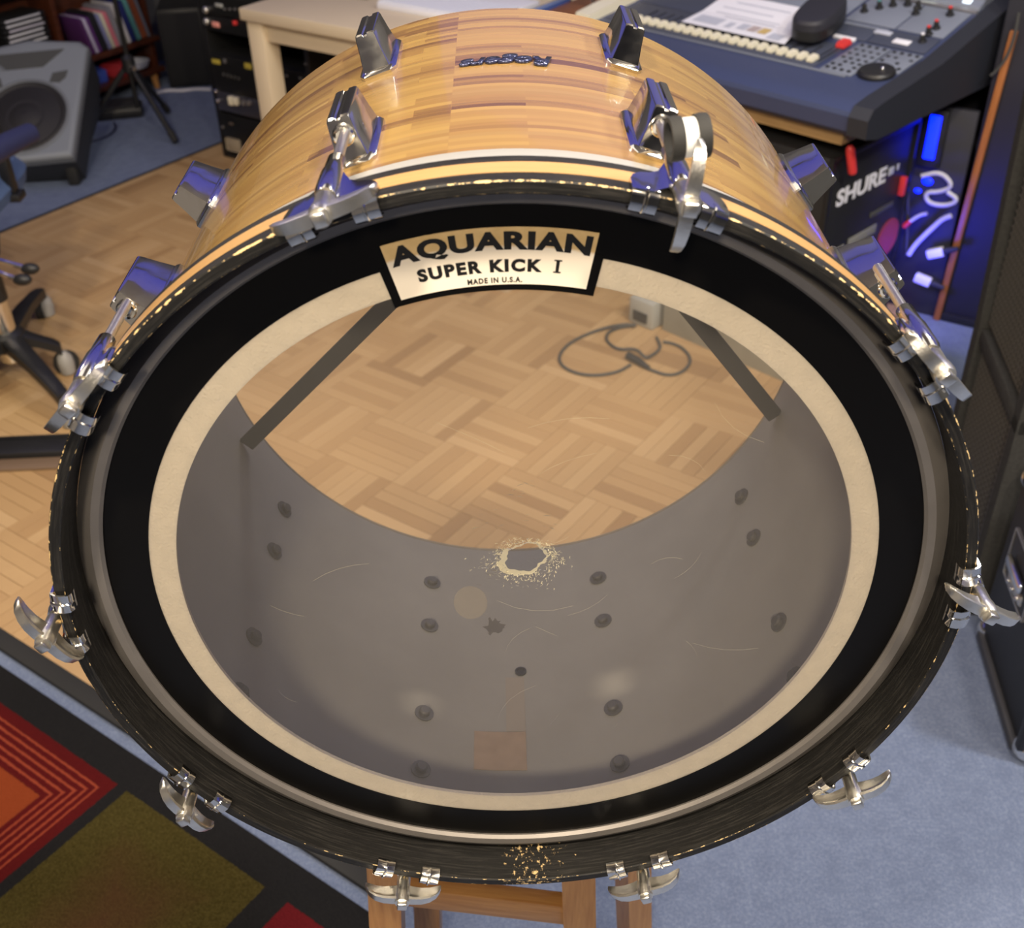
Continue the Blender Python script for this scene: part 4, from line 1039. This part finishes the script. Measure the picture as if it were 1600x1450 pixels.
z_s0, z_s1 = zs(345, 172), zs(337, 141)
u1 = unit(z_s0, z_s1, mat('brushed_grey_unit', (.12, .12, .16), .35, .6))
u2 = unit(zs(330, 140), zs(325, 82), M['black_plastic']); u3 = unit(zs(350, 235), zs(346, 176), M['black_plastic'])
u4 = unit(zs(322, 46), zs(318, 22), M['black_plastic']); u5 = unit(zs(318, 21), zs(314, -12), mat('dark_unit', (.03, .03, .03), .3, .5))
def bit(name, px, py, w, h, m, par, d=.006):
    q = fr.on_y(px, py); return MB().box((q.x, -d / 2, q.z), (w, d, h), bev=min(w, h) * .15).build(name, m, par)
bit('pink_label', 338, 38, .036, .018, M['pink'], u4); bit('red_button', 369, 35, .014, .014, M['red'], u4, .012)
for x, y in ((323, 15), (324, 33)):
    q = fr.on_y(x, y); MB().lathe((q.x, 0, q.z), (0, -1, 0), [(.012, 0), (.012, .008), (.009, .012)], 14).build('knob', M['alu'], u5 if y < 20 else u4)
bit('display', 343, 8, .035, .012, cmat((.35, .36, .34)), u5)
for x in (352, 360, 368): bit('button', x, 14, .008, .006, M['alu'], u5)
bit('yellow_strip', 338, 96, .040, .016, M['yellow'], u2, .002); bit('yellow_strip', 388, 103, .034, .020, M['yellow'], u2, .002)
bit('grey_strip', 352, 95, .012, .014, M['alu'], u2)
for k in range(5): bit('button', 350 + k * 6, 116 + k * 1.6, .006, .012, cmat((.06, .06, .06)), u2)
bit('cream_knob', 364, 156, .020, .032, M['cream_plastic'], u1, .018); bit('cream_knob', 372, 157, .016, .028, M['cream_plastic'], u1, .018)
for x, y in ((338, 142), (341, 157)):
    q = fr.on_y(x, y); MB().sphere((q.x, -.002, q.z), .007).build('screw', M['chrome'], u1)
for x in (383, 391): bit('small_knob', x, 160, .012, .016, M['alu'], u1, .012)
bit('pale_card', 366, 226, .075, .050, mat('pale_card', (.30, .25, .18), .7), u3)
bit('brown_mark', 362, 193, .02, .01, cmat((.09, .07, .06)), u3)
bit('knob', 349, 198, .008, .01, M['alu'], u3)
for x, y in ((462, 60), (478, 100), (448, 118), (470, 122)): bit('button', x, y, .014, .008, cmat((.10, .10, .10)), u2, .003)

# ------------------------------------------------------------------ left: floor monitor speaker
th_, rho_ = rad(55), rad(5)
fh = Vector((0, -1, 0)); rt0 = Vector((1, 0, 0)); up0 = Vector((0, 0, 1)) * math.cos(th_) - fh * math.sin(th_)
rt = rt0 * math.cos(rho_) + up0 * math.sin(rho_); up = up0 * math.cos(rho_) - rt0 * math.sin(rho_); nr = rt.cross(up) * -1
nr = up.cross(rt) * -1 if nr.dot(fh) < 0 else nr
if nr.z < 0: nr = -nr
B = Vector((-1.696, 3.306, .120))
spk = thing('floor_monitor_speaker', 'grey plastic floor monitor speaker with round woofer lying tilted on the blue carpet', 'speaker', (B.x, B.y, 0))
Rm = Matrix((( rt.x, up.x, nr.x), (rt.y, up.y, nr.y), (rt.z, up.z, nr.z))).to_4x4()
Fm = Matrix.Translation(B - Vector((B.x, B.y, 0))) @ Rm           # face coordinates (x right, y up the face, z out of it)
def fpoly(k, z, wb=.34, wt=.44, h=.50, top=.03):
    pts = [(-wb / 2 * k, .0 + (1 - k) * .25), (wb / 2 * k, (1 - k) * .25), (wt / 2 * k, h - (1 - k) * .25 - .03), (wt / 2 * k * .86, h - (1 - k) * .25), (0, h - (1 - k) * .25 + top), (-wt / 2 * k * .86, h - (1 - k) * .25), (-wt / 2 * k, h - (1 - k) * .25 - .03)]
    return [Fm @ Vector((x, y, z)) for x, y in pts]
def fitz(v): return v if v.z > .004 else Vector((v.x, v.y, .004))
MB().loft([[fitz(q) for q in fpoly(.72, -.30)], [fitz(q) for q in fpoly(.94, -.16)], fpoly(.985, -.03)]).build('cabinet_body', M['dark_pa'], spk, ang=40)
MB().loft([fpoly(1.0, -.032), fpoly(1.0, -.006), fpoly(.975, .0)]).build('bezel', M['grey_pa'], spk)
MB().loft([fpoly(.975, .0), fpoly(.93, .006), fpoly(.90, .006)]).build('front_panel', mat('light_grey_front', (.19, .21, .235), .5), spk)
def fl_(name, cx, cy, prof, m, n=40, z=.0065):
    return MB().lathe(Fm @ Vector((cx, cy, z)), nr, prof, n).build(name, m, spk)
wf = fl_('woofer_ring', .0, .185, [(.158, -.001), (.160, .003), (.152, .005), (.148, .001)], M['grey_pa'])
fl_('woofer', .0, .185, [(.149, .0012), (.140, .006), (.128, .001), (.124, .003), (.06, .0008), (.050, .006), (.02, .012), (.0, .013)], M['cone'])
for sx in (-1, 1):
    b = MB(); b.loft([[Fm @ Vector((sx * x, y, z)) for x, y in ((.085, .325), (.120, .318), (.142, .338), (.150, .368), (.095, .362))] for z in (.004, .009)]); b.build('port', M['port'], spk, smooth=False)
b = MB(); b.loft([[Fm @ Vector((x, y, z)) for x, y in ((-.075, .395), (.060, .395), (.135, .465), (-.150, .465))] for z in (.004, .009)]); b.build('horn', M['port'], spk, smooth=False)
b = MB(); b.loft([[Fm @ Vector((x, y, .0095)) for x, y in ((-.165, .464), (-.150, .470), (-.078, .398), (-.085, .390))], [Fm @ Vector((x, y, .006)) for x, y in ((-.165, .464), (-.150, .470), (-.078, .398), (-.085, .390))]]); b.build('horn_lip', M['grey_pa'], spk, smooth=False)
for sx in (-.13, .13):
    MB().box((sx, .09, .055), (.04, .06, .11), bev=.008).build('foot', M['black_rubber'], spk)

# ------------------------------------------------------------------ left: bookshelf (runs along the left wall)
b0, b1 = at(135, 145, .09), at(258, 103, .09)
fb = Frame((*b1.xy, 0), math.atan2(b1.y - b0.y, b1.x - b0.x))
SD = .20; SL = 1.25; zA = .09; zB = fb.on_y(250, 55).z
bs = thing('bookshelf', 'dark mahogany bookshelf full of discs and books by the left wall', 'bookshelf', fb.o, fb.rz)
SH3 = zB + .33
for z in (zA, zB, SH3, SH3 + .33): MB().box((-SL / 2, SD / 2, z - .010), (SL, SD, .020), bev=.002).build('shelf', M['mahogany'], bs)
for x in (-.012, -.46, -SL + .012): MB().box((x if x != -.012 else -.012, SD / 2 + .02, (SH3 + .33) / 2 + .02), (.022, SD - .04, SH3 + .29), bev=.002).build('side_panel' if x != -.46 else 'divider', M['mahogany'], bs)
MB().box((-SL / 2, SD - .006, (SH3 + .33) / 2), (SL, .010, SH3 + .29)).build('back_panel', M['mahogany'], bs)
for x, y in ((-.05, .03), (-SL + .05, .03)): MB().cyl((x, y, zA - .02), (x + .01, y, 0), .018, .012, 12).build('leg', M['oak'], bs)
def on_shelf(name, label, cat, x, z, w, h, d, m, lean=0.0, group=None, y0=.012, kids=None):
    t = thing(name, label, cat, fb.world(x, y0, z + abs(math.sin(lean)) * w / 2), fb.rz, group); t.rotation_euler = (0, lean, fb.rz)
    MB().box((0, d / 2 + .003, h / 2), (w, d - .006, h - .002), bev=.001).build('cover', m, t)
    MB().box((0, 0.002, h / 2), (w * .86, .005, h * .97), bev=.0008).build('spine', kids or m, t)
    return t
GB = 'discs and books on the middle shelf'
items = [(.012, .185, (.12, .13, .17), 'grey blue thin folder leaning at the right end of the middle shelf'),
         (.030, .185, (.22, .06, .025), 'red brown book second from the right end of the middle shelf'),
         (.022, .180, (.10, .28, .28), 'teal and white book third from the right end of the middle shelf'),
         (.028, .175, (.015, .022, .12), 'navy book left of the teal book on the middle shelf'),
         (.016, .170, (.55, .54, .58), 'white book left of the navy book on the middle shelf'),
         (.014, .110, (.20, .20, .16), 'small olive disc case left of the white book on the middle shelf'),
         (.024, .165, (.22, .22, .26), 'pale grey book above the microphone stand hub'),
         (.018, .150, (.62, .18, .24), 'pink spined book left of the pale grey book'),
         (.014, .150, (.60, .58, .46), 'cream spined book left of the pink book'),
         (.016, .150, (.18, .19, .36), 'lilac spined disc case left of the cream book'),
         (.030, .160, (.012, .012, .016), 'thick black folder on the middle shelf'),
         (.014, .150, (.10, .03, .16), 'dark purple disc case left of the thick black folder'),
         (.012, .150, (.48, .44, .60), 'pale violet disc case between two purple ones'),
         (.016, .150, (.07, .02, .10), 'darkest purple disc case near the grey speaker')]
x = -.034; lean = rad(-13)
for w, h, c, lab in items:
    on_shelf('book', lab, 'book', x - w / 2, zB + .0008, w, h, .15, cmat(c, .45), lean, GB); x -= w + .0035
# disc cases stacked flat left of the divider
cx = fb.on_y(72, 66)
cols = [(.62, .62, .66), (.5, .5, .55), (.10, .10, .12), (.62, .60, .62), (.16, .17, .24), (.58, .58, .52), (.6, .6, .62), (.56, .56, .60), (.62, .62, .66), (.50, .48, .55), (.58, .58, .62), (.5, .5, .55)]
zz = zB + .0005
names_pos = ['lowest', 'second', 'third', 'fourth', 'fifth', 'sixth', 'seventh', 'eighth', 'ninth', 'tenth', 'eleventh', 'topmost']
dx = -.62
for i, c in enumerate(cols):
    t = thing('disc_case', '%s disc case from the bottom of the flat stack above the grey speaker' % names_pos[i] if i < 11 else 'topmost disc case of the flat stack above the grey speaker', 'disc case', fb.world(dx + rnd.uniform(-.004, .004), .014, zz), fb.rz, 'disc cases stacked flat')
    MB().box((0, .07, .0065), (.20, .135, .0125), bev=.001).build('case', M['black_plastic'], t)
    MB().box((rnd.uniform(-.012, .012), .0015, .0065), (.16, .004, .0075), bev=.0006).build('spine', cmat(c), t); zz += .0185
for k, (x, c, lab) in enumerate(((-.80, (.10, .30, .50), 'sky blue spined book left of the brown upright panel'), (-.835, (.02, .02, .025), 'black book left of the sky blue book'), (-.875, (.16, .06, .02), 'brown book at the far left of the shelf'))):
    on_shelf('book', lab, 'book', x, zB + .0008, .024, .20, .15, cmat(c, .5), rad(-8), 'books at the left end of the shelf')
# bottom shelf
q = fb.on_y(232, 98)
bw = MB().lathe((0, 0, 0), (0, 0, 1), [(.03, 0), (.052, .012), (.060, .034), (.056, .034), (.046, .012), (.0, .006)], 28).build('bowl', mat('pale_blue_dish', (.40, .42, .52), .5), None, fb.world(-.095, .075, zA + .0005)); tag(bw, 'pale blue grey bowl at the right end of the bottom shelf', 'bowl')
def smallbox(x, w, h, d, c, lab, rz=0):
    t = thing('small_box', lab, 'box', fb.world(x, .09, zA + .0005), fb.rz + rz)
    MB().box((0, 0, h * .4), (w, d, h * .8), bev=.003).build('base', cmat(c), t); MB().box((0, 0, h * .9), (w * 1.03, d * 1.03, h * .2), bev=.002).build('lid', cmat(c), t)
smallbox(-.195, .08, .055, .10, (.34, .02, .03), 'red box in the middle of the bottom shelf', rad(20)); smallbox(-.30, .06, .05, .09, (.03, .06, .32), 'blue box left of the red box on the bottom shelf', rad(-12))
smallbox(-.39, .09, .04, .10, (.26, .025, .015), 'dark red box on the bottom shelf beside the grey speaker')

# subwoofer, wall cable, stompbox, microphone stand
sp = (at(250, 140) + at(303, 140)) / 2
sw = thing('small_subwoofer', 'small black speaker box on the carpet right of the bookshelf', 'speaker', (sp.x + .045, sp.y + .13, 0), rad(8))
MB().box((0, 0, .17), (.185, .22, .33), bev=.006).build('body', M['black_plastic'], sw)
MB().box((0, -.113, .17), (.165, .008, .30), bev=.004).build('grille', M['dark_void'], sw)
for x in (-.07, .07):
    for y in (-.085, .085): MB().cyl((x, y, 0), (x, y, .008), .012, n=12).build('foot', M['black_rubber'], sw)
cable('wall_cable', 'white cable lying along the carpet below the small black speaker', [at(x, y, .006) for x, y in ((246, 145), (262, 141), (285, 142), (305, 139), (330, 140))], .007, M['cable_white'])
cable('floor_cable', 'thin pale cable curving over the carpet below the bookshelf', [at(x, y, .005) for x, y in ((136, 143), (150, 158), (168, 165), (190, 160), (215, 152))], .004, cmat((.22, .22, .22)))
cable('pedal_cable', 'black cable with blue plug leading from the black pedal', [at(x, y, .005) for x, y in ((138, 222), (160, 217), (176, 208), (182, 198), (178, 192))], .005, M['navy'])
sbp = (at(145, 192) + at(220, 184)) / 2
sb_ = thing('foot_pedal', 'black flat foot pedal lying on the blue carpet beside the grey speaker', 'pedal', sbp + Vector((0, .06, 0)), rad(14))
MB().box((0, 0, .022), (.19, .12, .044), bev=.012).build('base', M['black_plastic'], sb_)
MB().box((0, 0, .050), (.16, .10, .014), bev=.006, mtx=Matrix.Rotation(rad(6), 4, 'X')).build('treadle', M['black_rubber'], sb_)
hub = at(201, 101, .27); ft = at(275, 222, .012)
ms = thing('microphone_stand', 'black tripod microphone stand in front of the bookshelf', 'stand', (hub.x, hub.y, 0))
loc = lambda P: Vector(P) - Vector((hub.x, hub.y, 0))
MB().cyl((0, 0, .10), (0, 0, 1.15), .010, n=14).build('pole', M['black_metal'], ms)
MB().lathe((0, 0, .235), (0, 0, 1), [(.012, 0), (.026, .010), (.026, .06), (.012, .075)], 18).build('hub', M['black_plastic'], ms)
MB().lathe((.020, -.022, .262), (.5, -.8, .1), [(.012, 0), (.012, .012), (.007, .02)], 14).build('clutch_knob', M['chrome'], ms)
v0 = loc(ft)
for k in range(3):
    R = Matrix.Rotation(k * 2 * PI / 3, 3, 'Z'); e = R @ Vector((v0.x, v0.y, 0)); e.z = .014
    lg = MB().cyl((e.x * .06, e.y * .06, .262), (e.x * .92, e.y * .92, .035), .011, n=12).build('leg', M['black_metal'], ms)
    MB().cyl((e.x * .88, e.y * .88, .046), (e.x, e.y, .014), .015, .013, n=12).build('rubber_foot', M['black_rubber'], lg)

# ------------------------------------------------------------------ office chair at the left edge
hc = at(33, 600, 0); hub = Vector((hc.x, hc.y, 0))
ch = thing('office_chair', 'blue office chair with chrome column and black star base at left edge', 'chair', hub)
z_h = .085
MB().lathe((0, 0, .120), (0, 0, 1), [(.034, -.012), (.040, -.005), (.046, .004), (.046, .034), (.034, .044)], 24).build('base_hub', M['black_plastic'], ch)
MB().lathe((0, 0, .070), (0, 0, 1), [(.018, 0), (.030, .010), (.034, .045)], 24).build('hub_cup', M['chrome'], ch)
MB().cyl((0, 0, .155), (0, 0, .26), .030, n=24).build('gas_column', M['chrome'], ch)
MB().cyl((0, 0, .25), (0, 0, .38), .034, n=24).build('column_sleeve', M['black_plastic'], ch)
cast = [at(70, 480, .035), at(103, 566, .040)]
ends = [c - hub for c in cast]; ends = [Vector((e.x, e.y, 0)) for e in ends]
a1 = math.atan2(ends[0].y, ends[0].x)
for k in (1, 2, 3): ends.append(Vector((math.cos(a1 + rad(72 * k)), math.sin(a1 + rad(72 * k)), 0)) * .30)
for e in ends:
    n = e.normalized(); s_ = Vector((-n.y, n.x, 0))
    ring = lambda p, w, h: [p + s_ * w * i + Vector((0, 0, h * j)) for i, j in ((-1, -1), (1, -1), (1, .7), (.6, 1), (-.6, 1), (-1, .7))]
    L = e.length
    MB().loft([ring(n * .035 + Vector((0, 0, .138)), .026, .018), ring(n * (L * .55) + Vector((0, 0, .120)), .020, .014), ring(n * (L * .88) + Vector((0, 0, .096)), .017, .014), ring(n * (L * .99) + Vector((0, 0, .082)), .015, .016)]).build('leg', M['black_plastic'], ch, ang=30)
    cs = MB().lathe(e + s_ * .012 + Vector((0, 0, .033)), s_, [(.010, -.010), (.033, -.010), (.033, .010), (.010, .012)], 20).build('caster', M['black_rubber'], ch)
    MB().lathe(e + Vector((0, 0, .040)) - s_ * .004, Vector((0, 0, 1)), [(.019, -.028), (.022, 0), (.019, .020), (.009, .034)], 16).build('caster_hood', mat('pale_hood', (.30, .29, .27), .5) if e is ends[0] else bpy.data.materials['pale_hood'], cs)
tm = at(20, 385, .40)
q = tm - hub
MB().box((-.03, 0, .405), (.16, .13, .055), .35, bev=.012).build('tilt_mechanism', M['black_plastic'], ch)
for px, py in ((47, 420), (35, 437)):
    p = at(px, py, .36) - hub
    lv = MB().tube([(.03, p.y * .6, .385), (p.x * .7, p.y, .375), (p.x, p.y, .36)], .006, 8, 1).build('lever', M['chrome'], ch)
    MB().sphere((p.x, p.y, .36), .018, (1.3, .8, .8)).build('lever_grip', M['black_plastic'], lv)
st_ = at(-40, 300, .47) - hub
rings = []
sx, sy = at(22, 300, .46).x - hub.x, at(22, 300, .46).y - hub.y
cxs = sx - .25
rr_ = lambda w, l, z: [Vector((cxs + math.copysign(abs(math.cos(t)) ** .5, math.cos(t)) * w, sy - .02 + math.copysign(abs(math.sin(t)) ** .5, math.sin(t)) * l, z)) for t in [2 * PI * i / 32 for i in range(32)]]
MB().loft([rr_(.20, .20, .435), rr_(.245, .235, .445), rr_(.252, .242, .475), rr_(.23, .22, .505), rr_(.15, .15, .512)]).build('seat', M['seat_blue'], ch)
ap, aq = at(48, 208, .66) - hub, at(-60, 268, .66) - hub
d = ap - aq
MB().tube([aq, aq * .5 + ap * .5 + Vector((0, 0, .004)), ap], [.026, .028, .024], 12).build('armrest', M['navy'], ch)
MB().box((0, 0, 0), (.03, .03, .20), bev=.006).build('arm_post', M['black_plastic'], ch, (cxs + .245, sy, .555), (0, 0, 0))
MB().box((cxs + .19, sy, .450), (.16, .05, .02), bev=.004).build('arm_bracket', M['black_plastic'], ch)
MB().loft([[Vector((cxs - .19 + dx_, sy + t * w, z)) for t, dx_ in ((-1, .0), (0, -.03), (1, .0), (1, -.04), (0, -.07), (-1, -.04))] for z, w in ((.56, .17), (.72, .21), (.90, .21), (.98, .16))]).build('backrest', M['navy'], ch)
MB().box((cxs - .22, sy, .49), (.03, .06, .24), bev=.006).build('back_bar', M['black_plastic'], ch)
